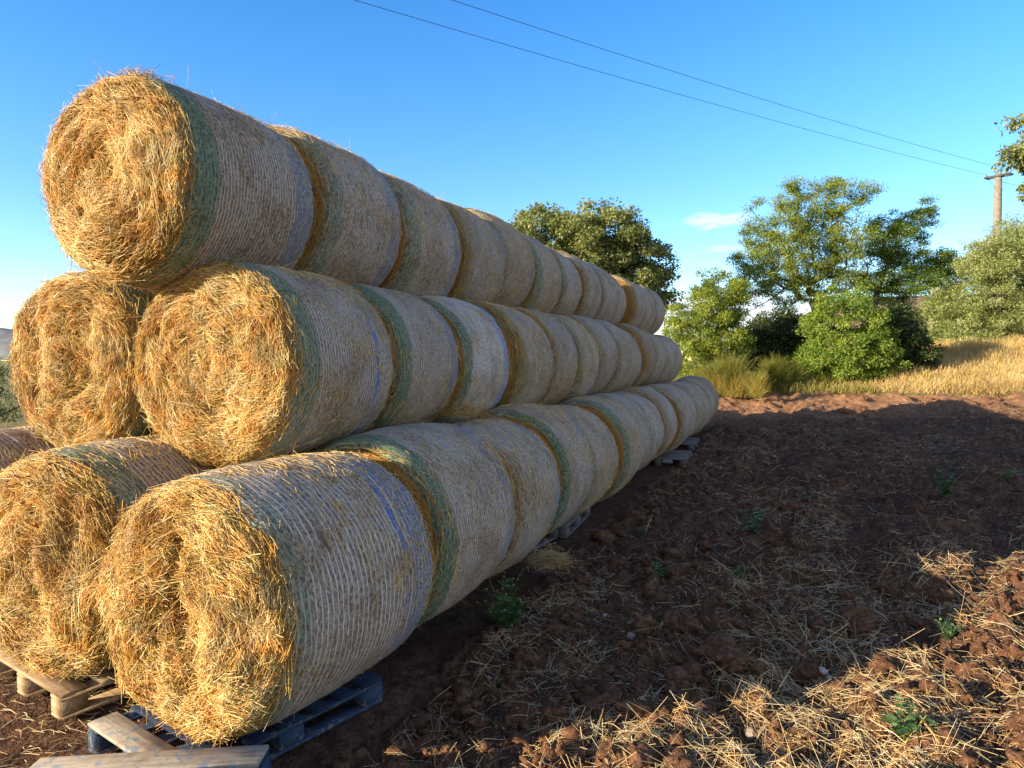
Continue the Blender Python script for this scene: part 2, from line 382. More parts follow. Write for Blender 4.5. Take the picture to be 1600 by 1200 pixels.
# ------------------------------------------------------------------ straws
def unit(v): return v/np.maximum(np.linalg.norm(v, axis=-1, keepdims=True), 1e-9)
def straw_geo(P, D, Nn, L, W, bend, seg=2, sides=3, tint=None):
    """n bent straws: centre P, direction D, up Nn, length, width, sag"""
    n = len(P); D = unit(D); B = unit(np.cross(D, Nn)); U = np.cross(B, D)
    t = np.linspace(-0.5, 0.5, seg+1)
    bx = rng.normal(0, 0.5, n)
    C = P[:, None]+D[:, None]*(L[:, None]*t)[..., None] - U[:, None]*(bend[:, None]*(4*t*t-0.5))[..., None] + B[:, None]*((bend*bx)[:, None]*(4*t*t))[..., None]
    if sides == 3: offs = [(0.5, -0.2), (-0.5, -0.2), (0.0, 0.45)]
    else: offs = [(0.5, 0.0), (-0.5, 0.0)]
    rings = [C + B[:, None]*(W[:, None, None]*a) + U[:, None]*(W[:, None, None]*b) for a, b in offs]
    V = np.stack(rings, 2)                       # n, seg+1, sides, 3
    k = sides
    base = (np.arange(n)*(seg+1)*k)[:, None, None]
    s = (np.arange(seg)*k)[None, :, None]; q = np.arange(k if k == 3 else 1)[None, None, :]; q2 = (q+1) % k
    Q = np.stack([base+s+q, base+s+q2, base+s+k+q2, base+s+k+q], -1).reshape(-1, 4)
    if tint is None: tint = rng.random(n)
    return V.reshape(-1, 3), Q, np.repeat(tint, (seg+1)*k)
def join_geo(gs):
    Vs, Qs, As, o = [], [], [], 0
    for V, Q, A in gs: Vs.append(V); Qs.append(Q+o); As.append(A); o += len(V)
    return np.vstack(Vs), np.vstack(Qs), np.concatenate(As)

# ------------------------------------------------------------------ bales
R0, LEN = 0.65, 1.2
SH = 0.135                         # shoulder rounding
def prof(y, L, seed=0, phi=0.0):
    """side radius at distance y from the front end"""
    e = np.minimum(y, L-y); q = np.clip(1-e/SH, 0, 1); t = np.abs(2*y/L-1)
    return R0 + 0.008 - 0.038*np.clip(t, 0, 1)**2.6 - 0.085*(1-np.sqrt(np.clip(1-q*q*0.92, 0, 1)))/0.72
class Face:
    """bumpy straw end of a bale: how far it sticks out (towards -y) at a point of the unit disc"""
    def __init__(s, seed, amp, lumps): s.seed, s.amp, s.lumps = seed, amp, lumps
    def __call__(s, x, z):
        r = np.hypot(x, z); ph = np.arctan2(z, x)
        h = s.amp*fbm(x*2.3+s.seed*3.1, z*2.3-s.seed, s.seed, 3, 0.55)*1.5
        h = h + s.amp*0.55*fbm(x*7, z*7+s.seed, s.seed+7, 3)
        h = h + 0.010*np.sin(r*30+1.6*fbm(x*2, z*2, s.seed+3, 2)*3+ph*0.7)*sst(0.1, 0.4, r)
        for u, v, su, sv, a in s.lumps: h = h + 1.1*a*np.exp(-((x-u)/su)**2-((z-v)/sv)**2)
        return h*(1-0.75*sst(0.72, 1.0, r)) - 0.02*r*r
def cap_point(F, x, z, sgn, L):
    """surface point of the bale end for unit-disc coordinates (r up to 1.12 wraps over the shoulder)"""
    r = np.hypot(x, z)
    rr = np.clip(r, 0, 0.86)/0.86
    y0 = -F(x, z)
    # inside r<0.86 flat-ish, then quarter ellipse over the shoulder
    q = np.clip((r-0.86)/0.14, 0, 1.6)
    y_s = SH*(1-np.cos(np.clip(q, 0, 1)*PI/2)) + np.clip(q-1, 0, 1)*0.10
    Rr = np.where(r < 0.86, R0*0.85*rr, R0*0.85+0.030*np.sin(np.clip(q, 0, 1)*PI/2))
    k = Rr/np.maximum(r, 1e-6)
    y = y0*(1-np.clip(q, 0, 1)) + y_s - 0.02*(1-np.clip(q, 0, 1))
    return np.stack([x*k, (y if sgn < 0 else L-y), z*k], -1)
def core_mesh(name, F1, F2, hero):
    """closed straw cylinder with bumpy ends, axis along y, front end at y=0, axis through the origin"""
    nr, na = (56, 150) if hero else (14, 48)
    rs = np.concatenate([np.linspace(0.0, 0.86, nr)[1:], np.linspace(0.86, 1.0, nr//4+3)[1:]])
    ph = np.linspace(0, 2*PI, na, endpoint=False)
    rows = []
    c0 = cap_point(F1, np.array([0.0]), np.array([0.0]), -1, LEN)
    for r in rs: rows.append(cap_point(F1, r*np.cos(ph), r*np.sin(ph), -1, LEN))
    ys = np.linspace(SH, LEN-SH, 8)[1:-1]
    for y in ys:
        rr = R0*0.85+0.030
        rows.append(np.stack([rr*np.cos(ph), np.full(na, y), rr*np.sin(ph)], -1))
    rs2 = rs if not hero else np.concatenate([np.linspace(0.0, 0.86, 14)[1:], np.linspace(0.86, 1.0, 6)[1:]])
    for r in rs2[::-1]: rows.append(cap_point(F2, r*np.cos(ph), r*np.sin(ph), 1, LEN))
    c1 = cap_point(F2, np.array([0.0]), np.array([0.0]), 1, LEN)
    V = np.vstack([c0]+rows+[c1]); n = len(rows)
    i = (1+np.arange(n-1)*na)[:, None]; j = np.arange(na)[None]; j2 = (j+1) % na
    Q = np.stack([i+j, i+j2, i+na+j2, i+na+j], -1).reshape(-1, 4)
    jj = np.arange(na); last = len(V)-1; b = 1+(n-1)*na
    T = np.vstack([np.stack([np.zeros(na, int), 1+(jj+1) % na, 1+jj], -1), np.stack([np.full(na, last), b+jj, b+(jj+1) % na], -1)])
    return mesh_np(name, V, Q, T, True)
def side_r(y, ph, seed):
    u = ph*R0
    return prof(y, LEN) + 0.017*fbm(np.cos(ph)*2+seed, y*2.2+np.sin(ph)*2, seed, 3) + 0.004*fbm(u*9, y*14, seed+2, 2)
def net_mesh(name, seed, hero):
    """open sleeve of netted straw round the bale, slightly proud of the core"""
    na, ny = (220, 70) if hero else (72, 22)
    ys = np.concatenate([[0.035, 0.05], np.linspace(0.065, LEN-0.065, ny), [LEN-0.05, LEN-0.035]])
    ph = np.linspace(0, 2*PI, na+1)+PI*1.25              # seam low down on the side
    A, Y = np.meshgrid(ph, ys)
    Aw = np.where(A > 2*PI*1.0+PI*1.25-1e-6, PI*1.25, A)
    Rr = side_r(Y, np.mod(Aw, 2*PI), seed)
    edge = np.minimum(Y, LEN-Y)
    Rr = Rr - 0.02*(1-sst(0.03, 0.06, edge))
    Yw = Y + 0.018*fbm(np.cos(A)*3+seed, np.sin(A)*3, seed+5, 3)*(1-sst(0.05, 0.25, edge))
    V = np.stack([Rr*np.cos(A), Yw, Rr*np.sin(A)], -1).reshape(-1, 3)
    uv = np.stack([(A-PI*1.25)*R0, Y], -1).reshape(-1, 2)
    w = na+1; i = (np.arange(len(ys)-1)*w)[:, None]; j = np.arange(na)[None]
    Q = np.stack([i+j, i+j+1, i+w+j+1, i+w+j], -1).reshape(-1, 4)
    return mesh_np(name, V, Q, None, True, None, uv)
def face_straws(F, n, seed, messy):
    """straws lying on the end of a bale, mostly following the roll"""
    r = np.sqrt(rng.random(n))*1.06; a = rng.random(n)*2*PI
    x = r*np.cos(a); z = r*np.sin(a)
    e = 0.012
    P = cap_point(F, x, z, -1, LEN)
    Px = cap_point(F, x+e, z, -1, LEN)-P; Pz = cap_point(F, x, z+e, -1, LEN)-P
    Nn = unit(np.cross(Px, Pz)); Nn = np.where((Nn[:, 1:2] > 0.35), -Nn, Nn)
    tang = np.stack([-np.sin(a), np.zeros(n), np.cos(a)], -1)
    radv = np.stack([np.cos(a), np.zeros(n), np.sin(a)], -1)
    swirl = fbm(x*2.2, z*2.2, seed+40, 2)
    dev = rng.normal(0, 1, n)*(0.25+messy*0.9*(1-sst(0.25, 0.85, r))+messy*0.5*np.abs(swirl)) + swirl*0.7 + fbm(x*6+seed, z*6, seed+70, 2)*(0.5+messy)
    D = tang*np.cos(dev)[:, None]+radv*np.sin(dev)[:, None]
    D = D - Nn*np.sum(D*Nn, -1, keepdims=True)
    lift = rng.normal(0.02, 0.2, n)+np.where(rng.random(n) < 0.03, rng.random(n)*0.8, 0)
    D = unit(D)+Nn*lift[:, None]
    L = np.clip(rng.gamma(3.0, 0.033, n), 0.03, 0.24)
    W = rng.uniform(0.0016, 0.0039, n)
    hgt = rng.uniform(-0.004, 0.028, n)
    P = P+Nn*hgt[:, None]
    bend = np.abs(rng.normal(0, 0.006, n))*(L/0.12)**1.5
    big = vnoise(x*3+seed, z*3, seed+60)
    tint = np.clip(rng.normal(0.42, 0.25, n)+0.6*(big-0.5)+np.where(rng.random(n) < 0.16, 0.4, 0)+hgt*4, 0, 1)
    return straw_geo(P, D, Nn, L, W, bend, 2, 3, tint)
def rim_straws(n, seed, y0=0.02, y1=0.10, fuzz=1.0):
    a = rng.random(n)*2*PI; y = y0+(y1-y0)*rng.random(n)**1.2
    R = prof(np.clip(y, 0.0, LEN), LEN)+rng.uniform(-0.015, 0.02, n)
    P = np.stack([R*np.cos(a), y, R*np.sin(a)], -1)
    Nn = np.stack([np.cos(a), -0.3*np.ones(n), np.sin(a)], -1); Nn = unit(Nn)
    T = np.stack([-np.sin(a), np.zeros(n), np.cos(a)], -1)
    ax = np.array([[0, 1.0, 0]])
    D = T*rng.choice([-1, 1], n)[:, None] + ax*rng.normal(0, 0.45, n)[:, None] + Nn*(np.abs(rng.normal(0, 0.16*fuzz, n))+np.where(rng.random(n) < 0.05, 0.7*rng.random(n), 0))[:, None]
    L = np.clip(rng.gamma(3, 0.04, n), 0.03, 0.3); W = rng.uniform(0.002, 0.0042, n)
    return straw_geo(P, D, Nn, L, W, np.abs(rng.normal(0, 0.008, n)), 2, 3, np.clip(rng.normal(0.4, 0.22, n), 0, 1))
def side_straws(n, seed, stick=0.06):
    a = rng.random(n)*2*PI; y = 0.06+(LEN-0.12)*rng.random(n)
    R = side_r(y, a, seed)+0.003
    P = np.stack([R*np.cos(a), y, R*np.sin(a)], -1)
    Nn = np.stack([np.cos(a), np.zeros(n), np.sin(a)], -1)
    T = np.stack([-np.sin(a), np.zeros(n), np.cos(a)], -1)
    dev = rng.normal(0, 0.75, n)
    D = T*np.cos(dev)[:, None]+np.array([[0, 1.0, 0]])*np.sin(dev)[:, None]+Nn*(np.abs(rng.normal(0, stick, n))+np.where(rng.random(n) < 0.03, rng.random(n)*0.9, 0))[:, None]
    L = np.clip(rng.gamma(3, 0.022, n), 0.02, 0.16); W = rng.uniform(0.0016, 0.0034, n)
    return straw_geo(P, D, Nn, L, W, np.abs(rng.normal(0, 0.004, n)), 1, 3, np.clip(rng.normal(0.72, 0.22, n), 0, 1))
def top_tuft(n):
    """a few long stalks standing up from the top of a bale"""
    a = rng.normal(PI/2, 0.45, n); y = rng.random(n)*LEN
    R = prof(y, LEN)
    P = np.stack([R*np.cos(a), y, R*np.sin(a)], -1); Nn = np.stack([np.cos(a), np.zeros(n), np.sin(a)], -1)
    D = rng.normal(0, 0.6, (n, 3)); D[:, 2] = np.abs(D[:, 2])+0.25
    L = rng.uniform(0.06, 0.18, n)
    return straw_geo(P+unit(D)*L[:, None]*0.4, D, Nn, L, rng.uniform(0.002, 0.0035, n), np.abs(rng.normal(0, 0.01, n)), 2, 3, np.clip(rng.normal(0.35, 0.2, n), 0, 1))

HERO = {
 'bottom': (Face(3, 0.055, [(0.02, 0.30, 0.07, 0.34, -0.15), (0.5, -0.15, 0.24, 0.45, 0.10), (-0.38, 0.2, 0.28, 0.42, 0.09), (-0.22, -0.22, 0.07, 0.13, -0.12), (-0.36, -0.34, 0.05, 0.1, -0.07), (0.1, -0.62, 0.3, 0.2, 0.05), (0.06, -0.75, 0.08, 0.2, -0.07), (0.25, -0.25, 0.06, 0.2, -0.06)]), 29000, 0.7),
 'mid': (Face(11, 0.035, [(-0.42, -0.02, 0.09, 0.05, -0.09), (0.10, -0.42, 0.2, 0.12, -0.11), (0.44, 0.06, 0.07, 0.07, -0.06), (0.06, 0.1, 0.05, 0.2, -0.06), (-0.15, 0.4, 0.4, 0.25, 0.04), (-0.1, -0.7, 0.3, 0.2, 0.05)]), 19000, 0.6),
 'top': (Face(17, 0.035, [(-0.05, 0.12, 0.2, 0.16, -0.07), (0.0, -0.6, 0.36, 0.26, 0.10), (0.55, -0.1, 0.2, 0.5, 0.05), (-0.25, -0.35, 0.1, 0.1, -0.06), (0.2, -0.3, 0.05, 0.2, -0.05)]), 17000, 0.6),
 'midleft': (Face(23, 0.06, [(0.1, 0.0, 0.3, 0.3, 0.08), (-0.4, 0.3, 0.12, 0.3, -0.08), (0.15, -0.3, 0.1, 0.08, -0.08), (0.55, 0.2, 0.15, 0.3, 0.05)]), 15000, 0.6),
 'secondbottom': (Face(31, 0.055, [(0.3, 0.35, 0.12, 0.3, 0.10), (0.0, 0.25, 0.12, 0.2, -0.12), (0.45, -0.2, 0.25, 0.4, 0.06), (-0.3, -0.1, 0.3, 0.3, 0.08)]), 17000, 0.6),
}
plainF = [Face(50+k, 0.025, [(0, 0, 0.3, 0.3, -0.03)]) for k in range(4)]
core_lib = [core_mesh('straw_core', plainF[k], plainF[(k+1) % 4], False) for k in range(3)]
net_lib = [net_mesh('net_wrap', 70+k*5, False) for k in range(5)]
net_near = [net_mesh('net_wrap', 30+k*5, True) for k in range(4)]
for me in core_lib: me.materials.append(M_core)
for me in net_lib+net_near: me.materials.append(M_net)
def fuzz_mesh(nrim, nside, ntop, seed, y1):
    gs = [rim_straws(nrim, seed, 0.0, y1), rim_straws(nrim//4, seed, LEN-0.05, LEN-0.01, 0.6), side_straws(nside, seed)]
    if ntop: gs.append(top_tuft(ntop))
    V, Q, A = join_geo(gs); me = mesh_np('loose_straw', V, Q, None, False, {'tint': A}); me.materials.append(M_straw); return me
fuzz_near = [fuzz_mesh((160, 420, 1500)[k], 2600, 8, 80+k, (.035, .06, .12)[k]) for k in range(3)]
fuzz_far = [fuzz_mesh((120, 300, 900)[k], 500, 2, 90+k, (.035, .06, .11)[k]) for k in range(3)]

NUM = ['first', 'second', 'third', 'fourth', 'fifth', 'sixth', 'seventh', 'eighth', 'ninth', 'tenth', 'eleventh', 'twelfth', 'thirteenth', 'fourteenth', 'fifteenth', 'sixteenth']
def bale(X, y0, zc, L, label, group, look, hero=None, near=False, roll=0.0, k=0, yaw=0.0, fuzz=True):
    """one round bale lying along y: Empty under its middle, parts straw_core, net_wrap, loose_straw"""
    root = empty('straw_bale', (X, y0+L/2, zc-R0), yaw)
    tag(root, label, 'straw bale', group)
    sy = L/LEN; rs = {'bottom': .968, 'mid': 1.005, 'top': .972}.get(hero, 1.0) if hero else random.uniform(.965, 1.02)
    def put(name, me):
        o = obj(name, me, None, root)
        o.location = (0, -L/2, R0*rs); o.scale = (rs*1.015, sy, rs*0.99); return o
    if hero:
        F, n, messy = HERO[hero]
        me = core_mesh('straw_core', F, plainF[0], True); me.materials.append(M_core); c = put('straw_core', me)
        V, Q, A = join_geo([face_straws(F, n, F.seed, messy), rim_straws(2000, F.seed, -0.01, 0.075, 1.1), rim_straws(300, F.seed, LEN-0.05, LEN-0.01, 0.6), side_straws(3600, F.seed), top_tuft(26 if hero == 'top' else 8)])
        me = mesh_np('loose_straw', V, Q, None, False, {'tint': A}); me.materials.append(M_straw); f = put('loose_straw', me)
    else:
        c = put('straw_core', core_lib[k % 3]); c.rotation_euler.y = roll
        f = put('loose_straw', (fuzz_near if near else fuzz_far)[int(look.get('shag', 0))]); f.rotation_euler.y = roll*1.7
    f['kind'] = 'stuff'
    net = put('net_wrap', (net_near[k % 4] if (near or hero) else net_lib[k % 5]))
    if not hero: net.rotation_euler.y = roll
    d = dict(green=0.5, green_width=0.17, blue=0.5, blue_start=LEN-0.27, blue_hue=0.1, net_white=0.52, net_lines=0.3, net_pitch=0.026, stripe_at=9.0)
    d.update({q: x for q, x in look.items() if q != 'shag'})
    for kk, v in d.items(): net[kk] = float(v)
    return root

XB, XM, XT = -2.555, -3.30, -3.74
ZB, ZM, ZT = 0.765, 1.88, 3.0
def scaled(start, rims, k=0.913):
    r0 = rims[0]; f = lambda r: start+(r-r0)*k
    return [tuple(f(q) for q in r) if isinstance(r, tuple) else f(r) for r in rims]
rim_b = scaled(2.38, [2.70, 4.04, 5.45, 6.72, 7.86, 9.10, 10.22, 11.36, 12.6, 13.85, 15.05, 16.3, 17.5, 18.7, 19.9, 21.1])
rim_m = scaled(3.24, [3.62, 4.90, 6.12, 7.26, 8.58, 9.80, 10.9, 12.15, 13.3, 14.4, 15.65, 16.95, 18.3, 19.6])
rim_t = scaled(2.96, [3.42, 4.70, 5.93, 7.20, 8.35, 9.50, 10.7, 11.93, 13.0, 14.1, 15.2, (15.68, 16.95), 18.2, 19.5])
G = lambda **k: k
look_b = [G(green=.55, green_width=.17, blue=.75, blue_start=.92, blue_hue=.25, net_lines=1.0, net_pitch=.034, net_white=.46, stripe_at=.86),
          G(green=1, green_width=.19, blue=.55, blue_start=.91, net_lines=.85, net_white=.5, shag=1),
          G(green=.1, blue=.95, blue_start=.90, blue_hue=.45, net_lines=.9, net_white=.42, shag=1),
          G(green=.95, green_width=.14, blue=.6, blue_start=.92, net_lines=.35, net_white=.55),
          G(green=.5, green_width=.16, blue=.6, blue_start=.91, blue_hue=.25, net_lines=.3, net_white=.6),
          G(green=.85, green_width=.2, blue=.4, net_lines=.3), G(green=.7, green_width=.18, blue=.3, net_lines=.3, net_white=.55), G(green=.35, blue=.4, net_white=.6),
          G(green=.2, blue=.6, net_white=.6, shag=2), G(green=.3, blue=.2), G(green=.55, blue=.3, net_white=.5), G(green=.2, blue=.4), G(green=.3, blue=.3), G(green=.2, blue=.4), G(green=.15, blue=.15, net_white=.35)]
word_b = ['green front edge and blue stripes behind', 'bright green front edge beside golden gap', 'plain front, broad blue back edge', 'bright green front edge touching blue', 'faint green front, slate blue back', 'wide green front edge', 'pale green front edge', 'faint green edge, pale net', 'slate back edge, pale net', 'plain net', 'green front edge', 'plain net', 'plain net', 'plain net', 'dull plain net']
look_m = [G(green=.8, green_width=.24, blue=.1, net_lines=.85, net_white=.42, stripe_at=.88),
          G(green=.95, green_width=.2, blue=.75, blue_start=.90, net_lines=.85, net_white=.42, shag=1),
          G(green=1, green_width=.13, blue=1.0, blue_start=.90, blue_hue=.9, net_lines=.9, net_white=1.35),
          G(green=.75, green_width=.24, blue=.6, blue_start=.92, net_lines=.3, shag=2), G(green=.15, blue=.3, net_lines=.3, net_white=.35, shag=2), G(green=.4, blue=.35, blue_hue=.3, net_white=.6),
          G(green=.3, blue=.7, net_white=.45), G(green=.2, blue=.7), G(green=.2, blue=.6), G(green=.15, blue=.2, net_white=.2, shag=2), G(green=.2, blue=.2, shag=1), G(green=.2, blue=.4), G(green=.1, blue=.1)]
word_m = ['broad green front edge, thin blue stripe', 'green front edge, slate back edge', 'whitest net, bright blue back edge', 'green line behind shaggy gap', 'tan shaggy front', 'pale blue green edge', 'slate back edge', 'slate back edge', 'slate back edge', 'tan straw showing', 'plain net', 'plain net', 'plain net']
look_t = [G(green=.95, green_width=.25, blue=.7, blue_start=.90, blue_hue=.12, net_lines=.8, net_white=.30),
          G(green=.55, green_width=.2, blue=.7, blue_start=.90, net_lines=.65, net_white=.42, shag=1), G(green=.6, green_width=.22, blue=.75, blue_start=.90, blue_hue=.15, net_lines=.6),
          G(green=.4, green_width=.2, blue=.5, net_lines=.35, shag=2), G(green=.5, green_width=.15, blue=.9, blue_start=.92), G(green=.8, green_width=.2, blue=.3), G(green=.45, blue=.6, shag=1), G(green=.3, blue=.8), G(green=.25, blue=.7), G(green=.2, blue=.5), G(green=.3, blue=.7, shag=2), G(green=.2, blue=.5), G(green=.1, blue=.1)]
word_t = ['dark green front edge', 'olive green front edge', 'green front edge, slate back edge', 'torn straw patch on front shoulder', 'slate back edge', 'bright green front edge', 'dark gap in front', 'slate back edge', 'slate back edge', 'slate back edge', 'shaggy dark gap in front', 'slate back edge', 'plain net']
def spans(rims):
    out = []; prev = rims[0]
    for r in rims[1:]:
        if isinstance(r, tuple): out.append((r[0], r[1])); prev = r[1]
        else: out.append((prev, r)); prev = r
    return out
GB, GM, GT = 'straw bales in the right bottom row', 'straw bales in the right middle row', 'straw bales in the single top row'
def row(X, Z, rims, looks, words_, where, group, herokey):
    sp = spans(rims)
    for i, (a, b) in enumerate(sp):
        hero = herokey if i == 0 else None
        place = 'foremost' if i == 0 else ('rearmost' if i == len(sp)-1 else NUM[i]+' from front')
        lab = 'straw bale, %s, %s, %s' % (words_[min(i, len(words_)-1)], place, where)
        j = 0.012 if i == 0 else 0.03
        bale(X+rng.normal(0, j), a+0.018, Z+rng.normal(0, j*0.8), b-a-0.04, lab, group, looks[min(i, len(looks)-1)], hero, i < 6, rng.random()*6.28, int(rng.integers(0, 12)), rng.normal(0, 0.022) if i else {'bottom': -0.10, 'mid': 0.0, 'top': -0.04}[herokey])
row(XB, ZB, rim_b, look_b, word_b, 'bottom row', GB, 'bottom')
row(XM, ZM, rim_m, look_m, word_m, 'middle row', GM, 'mid')
row(XT, ZT, rim_t, look_t, word_t, 'top row', GT, 'top')
def back_row(X, Z, y0, n, hero, lab1, group, hid, first_look):
    for i in range(n):
        a = y0+i*1.135
        if i == 0: bale(X, a, Z, 1.1, lab1, group, first_look, hero, True, 0.7, 2, 0.0)
        else: bale(X+rng.normal(0, .015), a, Z, 1.105, hid, group, G(), None, False, rng.random()*6.28, int(rng.integers(0, 12)))
back_row(-4.56, ZM, 3.28, 13, 'midleft', 'shaggy straw bale end at the far side of the middle row, below the top bale', 'straw bales in the far middle row', 'netted straw bale behind the shaggy end of the far middle row', G(green=.9, green_width=.3))
back_row(-3.85, ZB, 2.58, 15, 'secondbottom', 'straw bale on the brown pallet, beside the foremost bottom bale', 'straw bales in the inner bottom row', 'netted straw bale buried under the stack behind the brown pallet', G(green=.75, green_width=.3, net_lines=1.0, net_pitch=.034, net_white=.2))
back_row(-5.15, ZB, 2.7, 15, 'midleft', 'straw bale cut by the photo edge under the shaggy middle bale', 'straw bales in the outer bottom row', 'netted straw bale on the hidden far side of the stack bottom', G(green=.2, net_lines=.9, net_pitch=.034, net_white=.25))

# ------------------------------------------------------------------ pallets
def box_geo(cx, cy, cz, sx, sy, sz, b=0.004):
    """box with chamfered edges: three nested cross-sections along z"""
    V = []; hx, hy, hz = sx/2, sy/2, sz/2
    for z, i in ((-hz, b), (-hz+b, 0), (hz-b, 0), (hz, b)):
        for x, y in ((-hx+i, -hy+i+0), (hx-i, -hy+i), (hx-i, hy-i), (-hx+i, hy-i)): V.append((cx+x, cy+y, cz+z))
    Q = [(3, 2, 1, 0), (12, 13, 14, 15)]
    for k in range(3):
        for j in range(4): Q.append((k*4+j, k*4+(j+1) % 4, k*4+4+(j+1) % 4, k*4+4+j))
    return np.array(V), np.array(Q), np.zeros(16)
def pallet_meshes(mt, mb, mfront=None):
    """1.0 wide (x), 1.2 long (y): boards run across x"""
    r_ = np.random.default_rng(3)
    deck = join_geo([box_geo(r_.normal(0, .004), y, 0.133+r_.normal(0, .0008), 1.0+r_.normal(0, .006), w, 0.022) for y, w in ((-.345, .095), (-.175, .095), (0, .14), (.175, .095), (.345, .095), (.53, .14))])
    deck2 = join_geo([box_geo(x, 0, 0.111, 0.11, 1.2, 0.021) for x in (-.44, 0, .44)])
    V, Q, A = deck; me1 = mesh_np('deck', V, Q); me1.materials.append(mt)
    V, Q, A = deck2; me2 = mesh_np('stringer_boards', V, Q); me2.materials.append(mb)
    V, Q, A = box_geo(0, 0, 0, 0.11, 0.14, 0.077); me3 = mesh_np('block', V, Q); me3.materials.append(mb)
    V, Q, A = box_geo(0, 0, 0, 0.11, 1.2, 0.021); me4 = mesh_np('bottom_runner', V, Q); me4.materials.append(mb)
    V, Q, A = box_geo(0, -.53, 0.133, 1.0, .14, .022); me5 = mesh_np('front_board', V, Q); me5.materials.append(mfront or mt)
    return me1, me2, me3, me4, me5
PM = {'bare': pallet_meshes(M_woodtop, M_woodblue), 'worn': pallet_meshes(M_woodnavy_shade, M_woodblue, M_woodtop), 'brown': pallet_meshes(M_wood, M_wood), 'blue': pallet_meshes(M_woodblue, M_woodblue), 'grey': pallet_meshes(M_woodgrey, M_woodgrey)}  # worn kind: deck toned for bale shade, worn front board left pale as sunlit
def pallet(X, Y, z, yaw, kind, label, group=None, tilt=(0, 0), sx=1.0):
    root = empty('wooden_pallet', (X, Y, z)); root.rotation_euler = (tilt[0], tilt[1], yaw); root.scale = (sx, 1, 1)
    tag(root, label, 'pallet', group)
    m1, m2, m3, m4, m5 = PM[kind]
    obj('deck', m1, None, root); obj('front_board', m5, None, root); obj('stringer_boards', m2, None, root)
    for x in (-.445, 0, .445):
        for y in (-.53, 0, .53): obj('block', m3, None, root).location = (x, y, 0.0615)
        obj('bottom_runner', m4, None, root).location = (x, 0, 0.0115)
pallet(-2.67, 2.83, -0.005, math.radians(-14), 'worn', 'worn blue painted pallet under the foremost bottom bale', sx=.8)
pallet(-2.34, 1.64, 0.06, math.radians(22), 'bare', 'loose worn pallet cut by the lower photo edge, in front of the foremost bale', None, (0.02, -0.06))
pallet(-3.95, 3.18, -0.005, math.radians(-13), 'brown', 'bare brown wooden pallet under the second bottom bale')
pal_k = ['blue', 'blue', 'grey', 'grey', 'blue', 'grey', 'grey', 'grey', 'grey', 'grey', 'grey', 'blue', 'blue', 'blue']
for i, (a, b) in enumerate(spans(rim_b)[1:]):
    xo = {2: -.42, 3: -.30, 8: .16, 10: .0}.get(i, -0.56+0.08*rng.random())
    pallet(XB+0.05+xo, (a+b)/2+rng.normal(0, .05), -0.01, rng.normal(0, .06), pal_k[i], '%s wooden pallet under the %s bale of the bottom row' % ('blue painted' if pal_k[i] == 'blue' else 'grey weathered', NUM[i+1]), 'pallets under the bottom row')

# ------------------------------------------------------------------ clods, stones, straw on the ground
def blob(n_lat, n_lon, seed, rough):
    th = np.linspace(0, PI, n_lat); ph = np.linspace(0, 2*PI, n_lon, endpoint=False)
    A, B = np.meshgrid(th, ph, indexing='ij')
    d = np.stack([np.sin(A)*np.cos(B), np.sin(A)*np.sin(B), np.cos(A)], -1)
    r = 1+rough*1.1*fbm(d[..., 0]*1.3+seed, d[..., 1]*1.3+d[..., 2]*1.7, seed, 3)*1.6 + rough*0.9*fbm(d[..., 0]*3.5+seed, d[..., 1]*3.5+d[..., 2]*4.5, seed+9, 4, .7)
    V = (d*r[..., None]).reshape(-1, 3)
    i = (np.arange(n_lat-1)*n_lon)[:, None]; j = np.arange(n_lon)[None]; j2 = (j+1) % n_lon
    return V, np.stack([i+j, i+n_lon+j, i+n_lon+j2, i+j2], -1).reshape(-1, 4)
def rand_ground(n, d0, d1, a0=-38, a1=42, p=1.0):
    d = np.exp(rng.uniform(math.log(d0), math.log(d1), n)); a = np.radians(rng.uniform(a0, a1, n))
    return wxy(np.tan(a)*d, d)
def off_stack(X, Y): return ~((X < -1.93) & (Y > 2.05)) 
